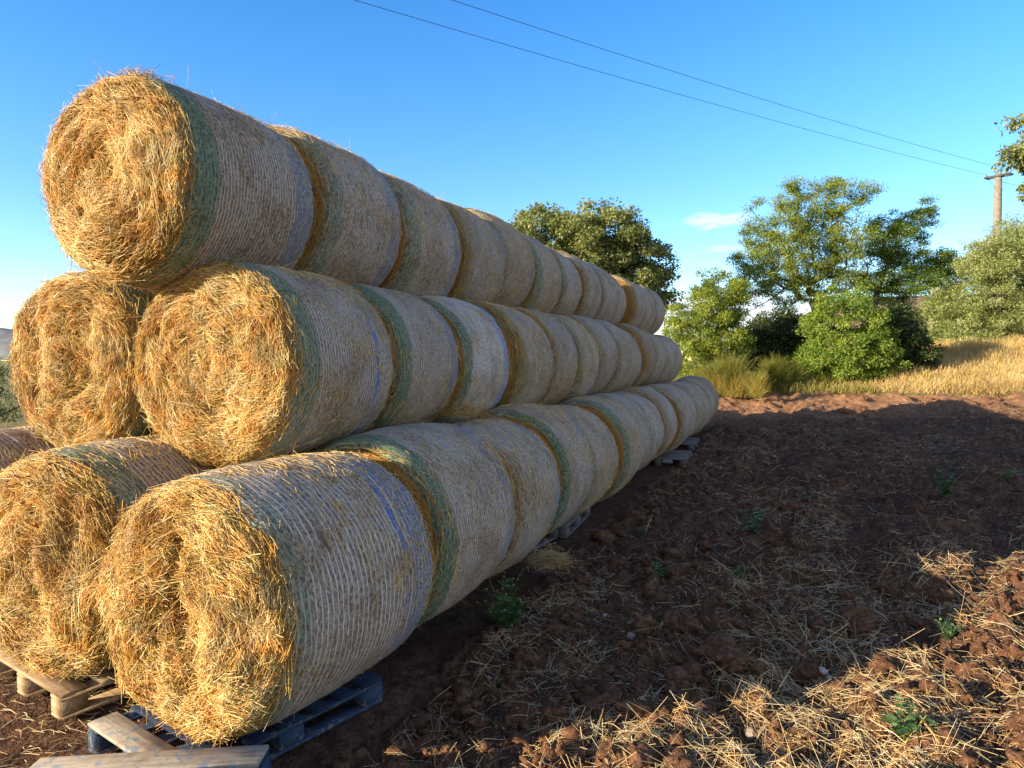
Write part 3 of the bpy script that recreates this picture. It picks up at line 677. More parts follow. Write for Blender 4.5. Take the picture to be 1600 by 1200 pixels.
def build_clods():
    gs = []
    small = [blob(5, 7, s, 0.35) for s in range(8)]; mids = [blob(11, 15, s+20, 0.5) for s in range(8)]; bigs = [blob(22, 30, s+40, 0.34) for s in range(8)]
    def add(lib, X, Y, S, sink):
        Z = ground_z(X, Y)
        for k in range(len(X)):
            V, Q = lib[int(rng.integers(0, 8))]
            a = rng.random()*6.28; c, s = math.cos(a), math.sin(a); sc = S[k]*np.array([rng.uniform(.8, 1.3), rng.uniform(.8, 1.3), rng.uniform(.6, .95)])
            W = V*sc; W = np.stack([W[:, 0]*c-W[:, 1]*s, W[:, 0]*s+W[:, 1]*c, W[:, 2]], -1)+np.array([X[k], Y[k], Z[k]+S[k]*sink])
            gs.append((W, Q, np.full(len(W), rng.random()*(1 if lib is small else .93))))
    X, Y = rand_ground(16000, 2.1, 16); m = off_stack(X, Y) & (fbm(X*.9, Y*.9, 77, 2) > -.25) & (grassy(X, Y) < .3); X, Y = X[m], Y[m]
    add(small, X, Y, np.clip(rng.gamma(1.8, 0.007, len(X)), 0.004, 0.035), 0.25)
    X, Y = rand_ground(6500, 2.2, 28); m = off_stack(X, Y) & (fbm(X*.7, Y*.7, 78, 2) > -.1) & (X > -2.6) & (grassy(X, Y) < .3); X, Y = X[m], Y[m]
    add(mids, X, Y, np.clip(rng.gamma(2.2, 0.011, len(X)), 0.012, 0.075)*(1+np.hypot(X, Y)*.02), -0.05)
    hero = [(1345, 985, .115, 5.0), (1150, 1065, .10, 4.3), (1480, 955, .07, 5.6), (1110, 935, .06, 5.6), (1270, 1085, .10, 4.35), (1330, 1110, .07, 4.1), (1570, 1000, .07, 4.8), (960, 1130, .05, 3.95), (1080, 1000, .08, 4.9), (900, 950, .09, 5.3), (870, 1000, .07, 4.9), (1390, 1080, .07, 4.3), (1530, 1095, .06, 4.2), (1190, 965, .06, 5.2), (1010, 1050, .06, 4.4), (1060, 985, .07, 5.0)]
    hx = np.array([at(p[0], p[3])[0] for p in hero]); hy = np.array([at(p[0], p[3])[1] for p in hero])
    add(bigs, hx, hy, np.array([p[2] for p in hero]), 0.3)
    V, Q, A = join_geo(gs)
    me = mesh_np('soil_clods', V, Q, None, True, {'tint': A}); o = obj('soil_clods', me, M_clod)
    tag(o, 'crumbly red soil clods scattered over the ploughed field', 'soil clods', kind='stuff')
build_clods()
def gnorm(X, Y, e=0.03):
    zx = (ground_z(X+e, Y)-ground_z(X-e, Y))/(2*e); zy = (ground_z(X, Y+e)-ground_z(X, Y-e))/(2*e)
    return unit(np.stack([-zx, -zy, np.ones_like(zx)], -1))
def build_litter():
    gs = []
    def lay(X, Y, L, W, lift, seg, tintm):
        n = len(X); Nn = gnorm(X, Y); a = rng.vonmises(0.4, 0.5, n)+fbm(X*1.6, Y*1.6, 15, 2)*4
        D = np.stack([np.cos(a), np.sin(a), np.zeros(n)], -1); D = unit(D-Nn*np.sum(D*Nn, -1, keepdims=True))+Nn*(rng.normal(0, lift, n)+np.where(rng.random(n) < .05, rng.random(n)*.9, 0))[:, None]
        P = np.stack([X, Y, ground_z(X, Y)], -1)+Nn*(0.004+np.abs(rng.normal(0, .007, n)))[:, None]
        gs.append(straw_geo(P, D, Nn, L, W, np.abs(rng.normal(0, .022, n))*L/.2, seg, 3, np.clip(rng.normal(tintm, .22, n), 0, 1)))
    X, Y = rand_ground(95000, 2.3, 24)
    patch = 1.35*fbm(X*1.2+3, Y*.9, 101, 4, .6)+.05 + 0.55*np.exp(-((Y-6.2)/2.6)**2-((X-0.9)/1.6)**2) + 0.55*np.exp(-((Y-3.6)/.75)**2)*sst(-1.5, -.9, X)*sst(3, 2, X)
    m = off_stack(X, Y) & (rng.random(len(X)) < sst(-.1, .6, patch)*.85+.15) & (X > -2.3) & (grassy(X, Y) < .4)
    m = m & (rng.random(len(X)) < 1-.45*sst(0, 1.2, X)*sst(6.5, 5, Y))
    X, Y = X[m], Y[m]; n = len(X); d = np.hypot(X, Y)
    lay(X, Y, np.clip(rng.gamma(2.6, .055, n), .03, .5), rng.uniform(.0015, .0031, n)*(1+d*.04), .2, 2, .5)
    X, Y = rand_ground(30000, 2.3, 12); m = off_stack(X, Y) & (rng.random(len(X)) < .35+.3*(X < -2)); X, Y = X[m], Y[m]; n = len(X)
    lay(X, Y, np.clip(rng.gamma(2, .011, n), .008, .06), rng.uniform(.002, .0045, n), .2, 1, .55)
    X, Y = rand_ground(3400, 2.1, 5.5, -40, -12); m = (X < -1.9) & ((Y < 2.4) | (X < -3.3)) & (Y < 3.1); X, Y = X[m], Y[m]; n = len(X)
    lay(X, Y, np.clip(rng.gamma(2.4, .03, n), .02, .3), rng.uniform(.002, .004, n), .15, 2, .45)
    V, Q, A = join_geo(gs)
    o = obj('straw_litter', mesh_np('straw_litter', V, Q, None, False, {'tint': A}), M_litter)
    tag(o, 'loose pale straw strewn in drifts over the red soil', 'straw', kind='stuff')
build_litter()
def straw_tuft(px, py, d, w, h, n, label, m=None):
    X, Y, z = at(px, d, py)
    P = rng.normal(0, 1, (n, 3))*np.array([w, w, h])*.5; P[:, 2] = np.abs(P[:, 2])-.01
    D = rng.normal(0, 1, (n, 3))*np.array([1, 1, .45]); Nn = np.tile([[0, 0, 1.0]], (n, 1))+rng.normal(0, .2, (n, 3))
    V, Q, A = straw_geo(P, D, Nn, np.clip(rng.gamma(3, .03, n), .03, .22), rng.uniform(.002, .004, n), np.abs(rng.normal(0, .015, n)), 2, 3, np.clip(rng.normal(.35, .2, n), 0, 1))
    o = obj('straw_tuft', mesh_np('straw_tuft', V, Q, None, False, {'tint': A}), m or M_straw); o.location = (X, Y, z)
    tag(o, label, 'straw tuft')
straw_tuft(722, 648, 6.05, .22, .12, 420, 'loose straw tuft caught on the bottom row below the second middle bale')
straw_tuft(858, 882, 6.05, .17, .10, 800, 'straw heap fallen beside the bottom row near the thistly weed', M_litter)
straw_tuft(236, 130, 4.3, .12, .035, 160, 'small straw clump lying on the crest of the foremost top bale')
def gz(X, Y): return float(ground_z(np.array([X]), np.array([Y]))[0])
def hit(px, py):
    """ground point seen at a pixel"""
    best = None
    for d in np.geomspace(2.0, 60, 1500):
        X, Y, z = at(px, d, py)
        if z <= float(terrain(np.array([X]), np.array([Y]))[0]): return X, Y, d
    return X, Y, d
for k, (px, py, s, lab) in enumerate([(1292, 1040, .038, 'white stone in the hollow among sunlit clods'), (1305, 1046, .024, 'small pinkish stone touching the white stone'), (1100, 1066, .03, 'grey stone beside the sunlit soil peak'), (949, 952, .022, 'round pale pebble in shaded soil below the weeds'), (1262, 888, .02, 'pale pebble in the shaded straw drift')]):
    X, Y, d = hit(px, py); V, Q = blob(14, 18, 60+k, .16)
    o = obj('stone', mesh_np('stone', V*np.array([s, s*.8, s*.65]), Q, None, True), M_stone); o.location = (X, Y, gz(X, Y)+s*.35); o.rotation_euler.z = k*1.3
    tag(o, lab, 'stone', 'pale stones on the soil')
def dead_leaf():
    X, Y, d = hit(1047, 978); n = 9; V = []
    for i in range(n):
        t = i/(n-1); w = .034*math.sin(PI*min(1, t*.95+.04))**.7
        for s in (-1, 0, 1): V.append(((t-.5)*.11, s*w, .012*math.cos(3*t)+.012*abs(s)+.01*t))
    Q = [(i*3+s, i*3+3+s, i*3+4+s, i*3+1+s) for i in range(n-1) for s in (0, 1)]
    V = np.array(V); low = V.copy(); low[:, 2] -= .0015
    Q2 = np.array(Q); me = mesh_np('fallen_leaf', np.vstack([V, low]), np.vstack([Q2, Q2[:, ::-1]+len(V)]), None, True)
    o = obj('fallen_leaf', me, M_deadleaf); o.location = (X, Y, gz(X, Y)+.03); o.rotation_euler = (.5, -.25, .5)
    tag(o, 'curled tan dead leaf lying on shaded soil', 'leaf')
dead_leaf()
def scrap():
    X, Y, d = hit(1044, 722); V, Q = blob(9, 12, 91, .45)
    o = obj('plastic_scrap', mesh_np('plastic_scrap', V*np.array([.11, .07, .05]), Q, None, False), M_plastic); o.location = (X, Y, gz(X, Y)+.03)
    tag(o, 'crumpled white plastic scrap beside the bottom row', 'scrap')
scrap()

# ------------------------------------------------------------------ weeds
def leaf_geo(P, D, Nn, L, W, tint):
    """flat pointed leaves, two quads each with a slight fold"""
    n = len(P); D = unit(D); B = unit(np.cross(D, Nn)); U = np.cross(B, D)
    a = P; b = P+D*(L*.45)[:, None]+B*(W*.5)[:, None]+U*(W*.12)[:, None]; c = P+D*L[:, None]-U*(L*.12)[:, None]; d = P+D*(L*.45)[:, None]-B*(W*.5)[:, None]+U*(W*.12)[:, None]
    V = np.stack([a, b, c, d], 1).reshape(-1, 3)
    return V, (np.arange(n)*4)[:, None]+np.arange(4)[None], np.repeat(tint, 4)
def weed(px, py, h, spread, nst, label, thistle=False):
    X, Y, d = hit(px, py); root = empty('weed', (X, Y, gz(X, Y)-.01)); tag(root, label, 'weed', 'weeds in the ploughed soil')
    sg, lg, fg = [], [], []
    for k in range(nst):
        a = rng.random()*6.28; tilt = rng.uniform(.1, 1.0)*spread; L = h*rng.uniform(.6, 1.05)
        D = np.array([math.cos(a)*tilt, math.sin(a)*tilt, 1.0]); D /= np.linalg.norm(D)
        sg.append(straw_geo(np.array([D*L/2]), np.array([D]), np.array([[math.cos(a+1.6), math.sin(a+1.6), .1]]), np.array([L]), np.array([.004]), np.array([.01]), 3, 3, np.array([.35])))
        m = 7 if thistle else 10
        t = rng.uniform(.1, 1.0, m); P = D[None]*(L*t)[:, None]; b = rng.random(m)*6.28
        LD = np.stack([np.cos(b), np.sin(b), rng.uniform(-.1, .8, m)], -1)
        lg.append(leaf_geo(P, LD, np.tile([[0, 0, 1.0]], (m, 1))+rng.normal(0, .3, (m, 3)), rng.uniform(.25, .5, m)*h*.5, rng.uniform(.08, .14, m)*h*(.7 if thistle else 1.2), rng.random(m)))
        if thistle:
            V, Q = blob(6, 8, k, .2); fg.append((V*.007+D*L, Q))
    V, Q, A = join_geo(sg); obj('stem', mesh_np('stem', V, Q, None, False, {'tint': A}), M_weed, root)
    V, Q, A = join_geo(lg); obj('leaves', mesh_np('leaves', V, Q, None, False, {'tint': A}), M_weed, root)
    for V, Q in fg: obj('seed_head', mesh_np('seed_head', V, Q, None, True, {'tint': np.full(len(V), .1)}), M_litter, root)
weed(790, 985, .40, 1.1, 22, 'tall thistly weed with dried heads beside the bottom row', True)
weed(1180, 835, 0.28, .7, 12, 'green weed in the middle of the shaded soil', False)
weed(1482, 785, 0.34, .7, 14, 'bushy green weed in shade towards the dry bank', False)
weed(1036, 905, 0.17, .8, 9, 'low green weed beside a long straw', False)
weed(1160, 895, 0.18, .9, 10, 'green weed just behind a dark clod', False)
weed(1425, 1160, 0.21, 1.0, 20, 'sunlit bright green weed among golden straw', False)
weed(1270, 785, 0.14, .8, 8, 'small weed beside the upper shaded straw drift', False)
weed(1000, 828, 0.17, .9, 10, 'weed near the grey pallet edge', False)
weed(1580, 755, 0.22, .8, 10, 'weed cut by the right photo edge', False)
weed(1490, 1000, 0.17, .9, 12, 'weed in the shade of a sunlit clod', False)

# ------------------------------------------------------------------ trees
def tubes(segs, k=6):
    """frusta from (p0, r0, p1, r1)"""
    P0 = np.array([s[0] for s in segs]); P1 = np.array([s[2] for s in segs]); r0 = np.array([s[1] for s in segs]); r1 = np.array([s[3] for s in segs])
    D = unit(P1-P0); up = np.where(np.abs(D[:, 2:3]) > .9, np.array([[1., 0, 0]]), np.array([[0, 0, 1.]]))
    B = unit(np.cross(D, up)); U = np.cross(B, D); a = np.arange(k)*2*PI/k
    ring = B[:, None]*np.cos(a)[None, :, None]+U[:, None]*np.sin(a)[None, :, None]
    P0e = P0-D*(r0*.3)[:, None]
    V = np.stack([P0e[:, None]+ring*r0[:, None, None], P1[:, None]+ring*r1[:, None, None]], 1).reshape(-1, 3)
    b = (np.arange(len(segs))*2*k)[:, None]; j = np.arange(k)[None]; j2 = (j+1) % k
    return V, np.stack([b+j, b+j2, b+k+j2, b+k+j], -1).reshape(-1, 4)
def tree(name, cat, label, base, lobes, nclump, nleaf, crad, lsize, mat, trunk_r=.12, trunk_top=None, seed=1, group=None, shell=.55, aspect=.5, flat=.75, droop=0.2, branch_frac=.7, bright=0.0, low=None):
    """tapered trunk and limbs grown to leaf clumps that fill the lobes (centre, radii)"""
    r_ = np.random.default_rng(seed)
    base = np.array(base)
    vol = np.array([l[1][0]*l[1][1]*l[1][2] for l in lobes]); w = vol**.75/np.sum(vol**.75)
    C, LB = [], []
    for li in r_.choice(len(lobes), nclump, p=w):
        c, rad = lobes[li][0], lobes[li][1]
        v = r_.normal(0, 1, 3); v /= np.linalg.norm(v); rr = r_.random()**(.33 if r_.random() > shell else .12)
        p = np.array(c)+v*rr*np.array(rad)*r_.uniform(.86, 1.12)
        if low is None or p[2] > low: C.append(p); LB.append(li)
    C = np.array(C)
    if trunk_top is None: trunk_top = base+np.array([0, 0, .35*(np.max(C[:, 2])-base[2])])
    trunk_top = np.array(trunk_top)
    nodes = [base]; par = [-1]
    for t in np.linspace(0, 1, 6)[1:]:
        nodes.append(base+(trunk_top-base)*t+np.append(r_.normal(0, .05, 2)*np.linalg.norm(trunk_top-base)*.3*t, 0)); par.append(len(nodes)-2)
    order = np.argsort(np.linalg.norm(C-trunk_top, axis=1)); tips = []
    for i in order:
        if r_.random() > branch_frac: continue
        p = C[i]; A = np.array(nodes[2:]); dv = p-A; dist = np.linalg.norm(dv, axis=1)
        cost = dist+.35*np.linalg.norm(A-trunk_top, axis=1)+np.where(dv[:, 2] < 0, .5*np.abs(dv[:, 2]), 0)
        k = int(np.argmin(cost))+2; a = np.array(nodes[k]); m = max(1, int(dist[k-2]/.55))
        prev = k; bow = r_.normal(0, .10, 3)*dist[k-2]; bow[2] -= .06*dist[k-2]
        for s in range(1, m+1):
            t = s/m; nodes.append(a+(p-a)*t+bow*math.sin(PI*t)); par.append(prev); prev = len(nodes)-1
        tips.append(prev)
    cnt = np.zeros(len(nodes))
    for t in tips: cnt[t] += 1
    for i in range(len(nodes)-1, 0, -1): cnt[par[i]] += cnt[i]
    cnt = np.maximum(cnt, 1); rad = np.maximum(trunk_r*(cnt/cnt[0])**.48, .008)
    rad[0] *= 1.25
    segs = [(nodes[par[i]], min(rad[par[i]], rad[i]*1.6) if par[i] > 5 else rad[par[i]], nodes[i], rad[i]) for i in range(1, len(nodes))]
    root = empty(name, tuple(base)); tag(root, label, cat, group)
    V, Q = tubes(segs); obj('trunk', mesh_np('trunk', V-base, Q, None, True), M_bark, root)
    # leaves
    n = len(C)*nleaf
    cid = np.repeat(np.arange(len(C)), nleaf)
    off = r_.normal(0, 1, (n, 3)); off = unit(off)*(r_.random(n)**.45)[:, None]*crad*np.array([1.15, 1.15, flat])
    csz = r_.uniform(.55, 1.25, len(C)); P = C[cid]+off*csz[cid][:, None]
    ok = (P[:, 2] > base[2]+.02)
    D = off/crad+r_.normal(0, .7, (n, 3)); D[:, 2] -= droop
    Nn = off/crad*.5+np.array([0, 0, .45])+r_.normal(0, .55, (n, 3))
    L = lsize*r_.uniform(.65, 1.35, n); ct = r_.normal(0, .16, len(C)); tint = np.clip(.45+bright+ct[cid]+r_.normal(0, .2, n), 0, 1)
    V, Q, A = leaf_geo(P[ok]-base, D[ok], Nn[ok], L[ok], L[ok]*aspect, tint[ok])
    obj('crown', mesh_np('crown', V, Q, None, False, {'tint': A}), mat, root)
    return root
def lobe(cx, cy, rx, ry, d, rd=None):
    X, Y, z = at(cx, d, cy); k = d/FPX
    return ((X, Y, z), (rx*k, (rd if rd else rx*k), ry*k))
def tz(X, Y): return float(terrain(np.array([X]), np.array([Y]))[0])
def bpos(px, d):
    X, Y, _ = at(px, d); return (X, Y, tz(X, Y)-.05)
TG = 'trees and bushes behind the field'
# big-leaved tree behind the far half of the stack
d = 30
tree('broadleaf_tree', 'tree', 'rounded grey green tree rising behind the stack of bales', bpos(905, d), [lobe(850, 385, 66, 56, d, 1.8), lobe(940, 372, 66, 50, d-.6, 1.8), lobe(985, 420, 60, 52, d, 1.6), lobe(905, 440, 90, 56, d, 1.8), lobe(1020, 452, 30, 44, d+.3, 1.0), lobe(800, 420, 40, 44, d+.4, 1.2)], 480, 170, .40, .125, M_oak, .16, seed=11, group=TG, shell=.6, aspect=.62)
# bush beside the end of the stack
d = 27
tree('olive_bush', 'bush', 'feathery light green bush beside the far end of the stack', bpos(1105, d), [lobe(1100, 505, 58, 50, d, 1.3), lobe(1120, 465, 42, 42, d, 1.0), lobe(1075, 540, 40, 50, d, 1.0), lobe(1130, 540, 40, 45, d+.2, 1.0)], 300, 150, .28, .095, M_almond, .10, seed=13, group=TG, aspect=.36, droop=-.3, bright=.05)
# spreading tree
d = 32
tt = at(1272, d, 488)
tree('spreading_tree', 'tree', 'tall open tree with dark spreading limbs against the sky', bpos(1285, d), [lobe(1205, 365, 46, 58, d, 1.3), lobe(1250, 320, 36, 36, d+.5, 1.0), lobe(1300, 320, 42, 36, d-.4, 1.1), lobe(1340, 308, 22, 18, d, .6), lobe(1180, 425, 40, 40, d, 1.2), lobe(1265, 400, 55, 48, d+.6, 1.5), lobe(1320, 385, 46, 34, d-.5, 1.1), lobe(1165, 470, 26, 22, d, .8), lobe(1230, 460, 45, 30, d+.5, 1.2), lobe(1335, 440, 36, 20, d, .9), lobe(1225, 400, 50, 50, d-.5, 1.2), lobe(1290, 440, 50, 34, d, 1.2), lobe(1300, 360, 50, 36, d, 1.2), lobe(1238, 300, 13, 24, d, .5), lobe(1298, 296, 14, 24, d, .5), lobe(1345, 300, 18, 14, d, .5), lobe(1190, 372, 26, 30, d, .8), lobe(1158, 420, 18, 28, d, .6)], 680, 125, .38, .085, M_almond, .17, tt, seed=17, group=TG, shell=.4, aspect=.42, flat=.6, droop=-.15, branch_frac=.85, bright=.0)
d = 33
tt = at(1368, d, 452)
tree('leaning_tree', 'tree', 'darker tree leaning away beside the tall open tree', bpos(1350, d), [lobe(1395, 385, 40, 36, d, 1.1), lobe(1425, 352, 26, 24, d, .7), lobe(1440, 335, 14, 16, d, .4), lobe(1430, 412, 54, 26, d+.3, 1.2), lobe(1375, 360, 22, 22, d, .7), lobe(1400, 440, 60, 20, d-.3, 1.1), lobe(1470, 415, 24, 20, d, .7), lobe(1350, 395, 24, 26, d, .7), lobe(1444, 332, 10, 22, d, .4), lobe(1393, 348, 9, 22, d, .4), lobe(1478, 408, 18, 14, d, .5), lobe(1405, 458, 62, 20, d, 1.2)], 410, 125, .34, .09, M_bright, .13, tt, seed=19, group=TG, shell=.4, aspect=.42, flat=.6, droop=-.2, branch_frac=.85, bright=-.12)
# round bush
d = 26.5
tree('round_bush', 'bush', 'dense rounded bright green bush in front of the tall tree', bpos(1322, d), [lobe(1318, 518, 64, 66, d, 1.5), lobe(1322, 558, 74, 46, d, 1.6)], 400, 170, .26, .085, M_bright, .10, seed=23, group=TG, shell=.85, aspect=.55, bright=.12, branch_frac=.4)
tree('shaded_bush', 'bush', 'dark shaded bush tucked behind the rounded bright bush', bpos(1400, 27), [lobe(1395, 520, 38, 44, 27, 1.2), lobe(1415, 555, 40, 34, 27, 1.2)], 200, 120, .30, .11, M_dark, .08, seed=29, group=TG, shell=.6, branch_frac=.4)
# thicket in shade under the tall tree
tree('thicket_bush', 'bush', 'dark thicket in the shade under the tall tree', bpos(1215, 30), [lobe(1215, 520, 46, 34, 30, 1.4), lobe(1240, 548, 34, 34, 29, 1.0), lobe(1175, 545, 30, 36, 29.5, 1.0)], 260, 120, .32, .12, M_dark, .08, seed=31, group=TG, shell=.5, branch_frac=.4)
# olive tree at the right
d = 31.5
tree('olive_tree', 'tree', 'large silvery olive tree on the dry grass bank', bpos(1560, d), [lobe(1560, 450, 80, 70, d, 2.0), lobe(1615, 400, 60, 60, d+.3, 1.6), lobe(1490, 500, 50, 48, d, 1.4), lobe(1470, 470, 26, 30, d+.2, .8), lobe(1530, 520, 70, 36, d-.2, 1.6), lobe(1640, 480, 80, 80, d, 2.0), lobe(1550, 410, 40, 36, d, 1.0), lobe(1585, 370, 40, 34, d, 1.0), lobe(1470, 530, 30, 24, d, .8), lobe(1552, 405, 46, 40, d-1, 1.1), lobe(1500, 540, 50, 20, d-.3, 1.2), lobe(1580, 545, 70, 20, d-.3, 1.6)], 1250, 120, .33, .105, M_olive, .14, seed=37, group=TG, shell=.6, aspect=.30, droop=-.35, branch_frac=.5, bright=.05)
tree('far_tree', 'tree', 'small dark treetop between the leaning tree and the olive', bpos(1505, 48), [lobe(1500, 425, 34, 26, 48, 1.6), lobe(1475, 440, 26, 18, 48, 1.2), lobe(1520, 470, 60, 40, 48, 2)], 90, 60, .5, .15, M_dark, .15, seed=41, group=TG)
# tree reaching in at the right edge
d = 17
tree('overhanging_tree', 'tree', 'branches of a tall tree reaching in at the top of the right edge', bpos(1720, d), [lobe(1600, 195, 28, 22, d, .5), lobe(1585, 245, 32, 17, d, .5), lobe(1640, 230, 50, 60, d, 1.0), lobe(1700, 260, 80, 100, d, 1.6), lobe(1612, 290, 14, 18, d, .4), lobe(1700, 160, 70, 60, d, 1.3)], 260, 90, .22, .10, M_oak, .2, at(1700, d, 380), seed=43, group=TG, shell=.4, aspect=.5, bright=.05)
# bush in the valley to the left
tree('valley_bush', 'bush', 'green bush past the left side of the stack', bpos(-35, 17), [lobe(-22, 615, 52, 52, 17, 1.0), lobe(-70, 600, 60, 60, 17, 1.0)], 120, 70, .26, .08, M_olive, .08, seed=47, group=TG, branch_frac=.4)
def broom(px, d, w, h, n, label, dry, seed):
    r_ = np.random.default_rng(seed); X, Y, _ = at(px, d); z = tz(X, Y)-.03
    root = empty('broom_shrub', (X, Y, z)); tag(root, label, 'shrub', 'broom shrubs at the field edge')
    nc = 11; cc = r_.normal(0, w*.36, (nc, 2)); ch = r_.uniform(.45, 1.1, nc); ci = r_.integers(0, nc, n)
    bx = cc[ci]+r_.normal(0, w*.10, (n, 2)); D = np.concatenate([(bx-cc[ci])/w*2.2+cc[ci]/w*.5+r_.normal(0, .45, (n, 2)), np.ones((n, 1))], 1); D = unit(D)
    L = h*ch[ci]*r_.uniform(.15, .6, n); lev = r_.uniform(0, .75, n)*h*ch[ci]
    P = np.concatenate([bx, lev[:, None]], 1)+D*(L/2)[:, None]
    tint = np.clip(.35+r_.normal(0, .18, n)+dry*np.where(P[:, 2] < h*.55, .4, .0)+.7*(vnoise(P[:, 0]*4+9, P[:, 1]*4+P[:, 2]*4, seed)-.5), 0, 1)
    V, Q, A = straw_geo(P, D, r_.normal(0, 1, (n, 3)), L, r_.uniform(.004, .009, n), np.abs(r_.normal(0, .07, n)), 2, 2, tint)
    obj('stems', mesh_np('stems', V, Q, None, False, {'tint': A}), M_broom, root)
broom(1150, 24.5, 1.0, 1.35, 9000, 'yellow green broom shrub with dry stems beside the last bale', .9, 3)
broom(1112, 25.0, .8, .95, 5000, 'lower straw coloured broom shrub touching the stack end', 1.0, 4)
broom(1218, 26.0, 1.0, 1.05, 6000, 'green broom shrub in front of the dark thicket', .2, 5)
def grass():
    gs = []
    x = rng.uniform(6, 34, 185000); dd = rng.uniform(21.6, 34, 185000); X, Y = wxy(x, dd)
    right = sst(10.5, 15, x)
    m = (grassy(X, Y) > .45) & (rng.random(len(X)) < .12+.88*right) & (x > dd*.27)
    X, Y, x, dd = X[m], Y[m], x[m], dd[m]; right = right[m]; n = len(X)
    hgt = (.16+.20*right)*rng.uniform(.4, 1.2, n)*(.6+.8*vnoise(x*1.3, dd*1.3, 8))+np.where(rng.random(n) < .02, .25*rng.random(n), 0)
    D = np.stack([rng.normal(.1, .5, n), rng.normal(0, .5, n), np.ones(n)], -1); D = unit(D)
    P = np.stack([X, Y, terrain(X, Y)], -1)+D*(hgt/2)[:, None]
    tint = np.clip(rng.normal(.55, .2, n)-np.where(right < .5, .28*rng.random(n), 0)+.5*(vnoise(x*.9, dd*.9, 18)-.5), 0, 1)
    V, Q, A = straw_geo(P, D, rng.normal(0, 1, (n, 3)), hgt, rng.uniform(.005, .011, n), np.abs(rng.normal(0, .05, n)), 2, 2, tint)
    o = obj('dry_grass', mesh_np('dry_grass', V, Q, None, False, {'tint': A}), M_drygrass)
    tag(o, 'golden dry grass along the bank at the field edge', 'dry grass', kind='stuff')
    x = rng.uniform(5, 15, 9000); dd = rng.uniform(23.6, 28, 9000); X, Y = wxy(x, dd); m = (grassy(X, Y) > .3) & (fbm(x*.6, dd*.6, 5, 2) > -.1); X, Y = X[m], Y[m]; n = len(X)
    hgt = rng.uniform(.1, .4, n); D = unit(np.stack([rng.normal(0, .35, n), rng.normal(0, .35, n), np.ones(n)], -1))
    V, Q, A = straw_geo(np.stack([X, Y, terrain(X, Y)], -1)+D*(hgt/2)[:, None], D, rng.normal(0, 1, (n, 3)), hgt, rng.uniform(.01, .02, n), np.abs(rng.normal(0, .05, n)), 2, 2, rng.random(n))
    o = obj('green_grass', mesh_np('green_grass', V, Q, None, False, {'tint': A}), M_broom)
    tag(o, 'yellowish green grass tufts under the bushes', 'grass', kind='stuff')
grass()

# ------------------------------------------------------------------ utility pole and wires
def lathe(profile, k=20):
    a = np.arange(k)*2*PI/k; V = np.vstack([np.stack([r*np.cos(a), r*np.sin(a), np.full(k, z)], -1) for r, z in profile]); n = len(profile)
    i = (np.arange(n-1)*k)[:, None]; j = np.arange(k)[None]; j2 = (j+1) % k
    return V, np.stack([i+j, i+j2, i+k+j2, i+k+j], -1).reshape(-1, 4)
DP = 40.0
PX, PY, PZ = at(1552, DP, 275)
zb = tz(PX, PY)-.2
ends = []
def pole():
    root = empty('utility_pole', (PX, PY, zb)); tag(root, 'concrete utility pole with a steel crossarm behind the olive tree', 'utility pole')
    H = PZ-zb
    V, Q = lathe([(.25, 0), (.215, H-2.9), (.214, H-2.88), (.18, H), (.165, H+.015), (0.002, H+.02)]); obj('shaft', mesh_np('shaft', V, Q, None, True), M_pole, root)
    V, Q = lathe([(.226, H-4.1), (.229, H-4.05), (.226, H-2.9), (.219, H-2.88)]); obj('dark_sleeve', mesh_np('dark_sleeve', V, Q, None, True), M_poledark, root)
    dirw = np.array(at(570, 19.4)[:2])-np.array([PX, PY]); dirw /= np.linalg.norm(dirw); px_ = np.array([-dirw[1], dirw[0]])
    ang = math.atan2(px_[1], px_[0])
    g = join_geo([box_geo(0, .22, 0, 1.3, .05, .10), box_geo(0, -.22, 0, 1.3, .05, .10), box_geo(.62, 0, 0, .06, .39, .09), box_geo(-.62, 0, 0, .06, .39, .09)])
    o = obj('crossarm', mesh_np('crossarm', g[0], g[1]), M_steel, root); o.location = (0, 0, H-.13); o.rotation_euler.z = ang
    for s in (-1, 1):
        V, Q = lathe([(.012, 0), (.012, .05), (.04, .06), (.045, .09), (.03, .11), (.042, .13), (.02, .16), (.001, .165)], 12)
        i = obj('insulator', mesh_np('insulator', V, Q, None, True), M_pole, root); q = px_*s*.6; i.location = (q[0], q[1], H-.08)
        ends.append((PX+q[0], PY+q[1], zb+H+.06))
    # hanging drop cables on the shaft
    for s, l in ((-1, .9), (1, 1.2)):
        pts = [np.array([px_[0]*s*.5*(1-t)+px_[0]*s*.15*t, px_[1]*s*.5*(1-t)+px_[1]*s*.15*t, H-.15-l*t+.25*t*t]) for t in np.linspace(0, 1, 8)]
        V, Q = tubes([(pts[i], .009, pts[i+1], .009) for i in range(7)]); obj('drop_cable', mesh_np('drop_cable', V, Q, None, True), M_wire, root)
    return dirw
dirw = pole()
def wire(p0, p1, sag, r, label):
    p0, p1 = np.array(p0), np.array(p1); pts = [p0+(p1-p0)*t-np.array([0, 0, sag*4*t*(1-t)]) for t in np.linspace(0, 1, 60)]
    V, Q = tubes([(pts[i], r, pts[i+1], r) for i in range(59)], 5); o = obj('power_line', mesh_np('power_line', V-p0, Q, None, True), M_wire); o.location = tuple(p0)
    tag(o, label, 'power line', 'power lines over the field')
def target_pt(px, d, py):
    X, Y, z = at(px, d, py); return np.array([X, Y, z])
ends.sort(key=lambda e: e[0]*CT+e[1]*ST)
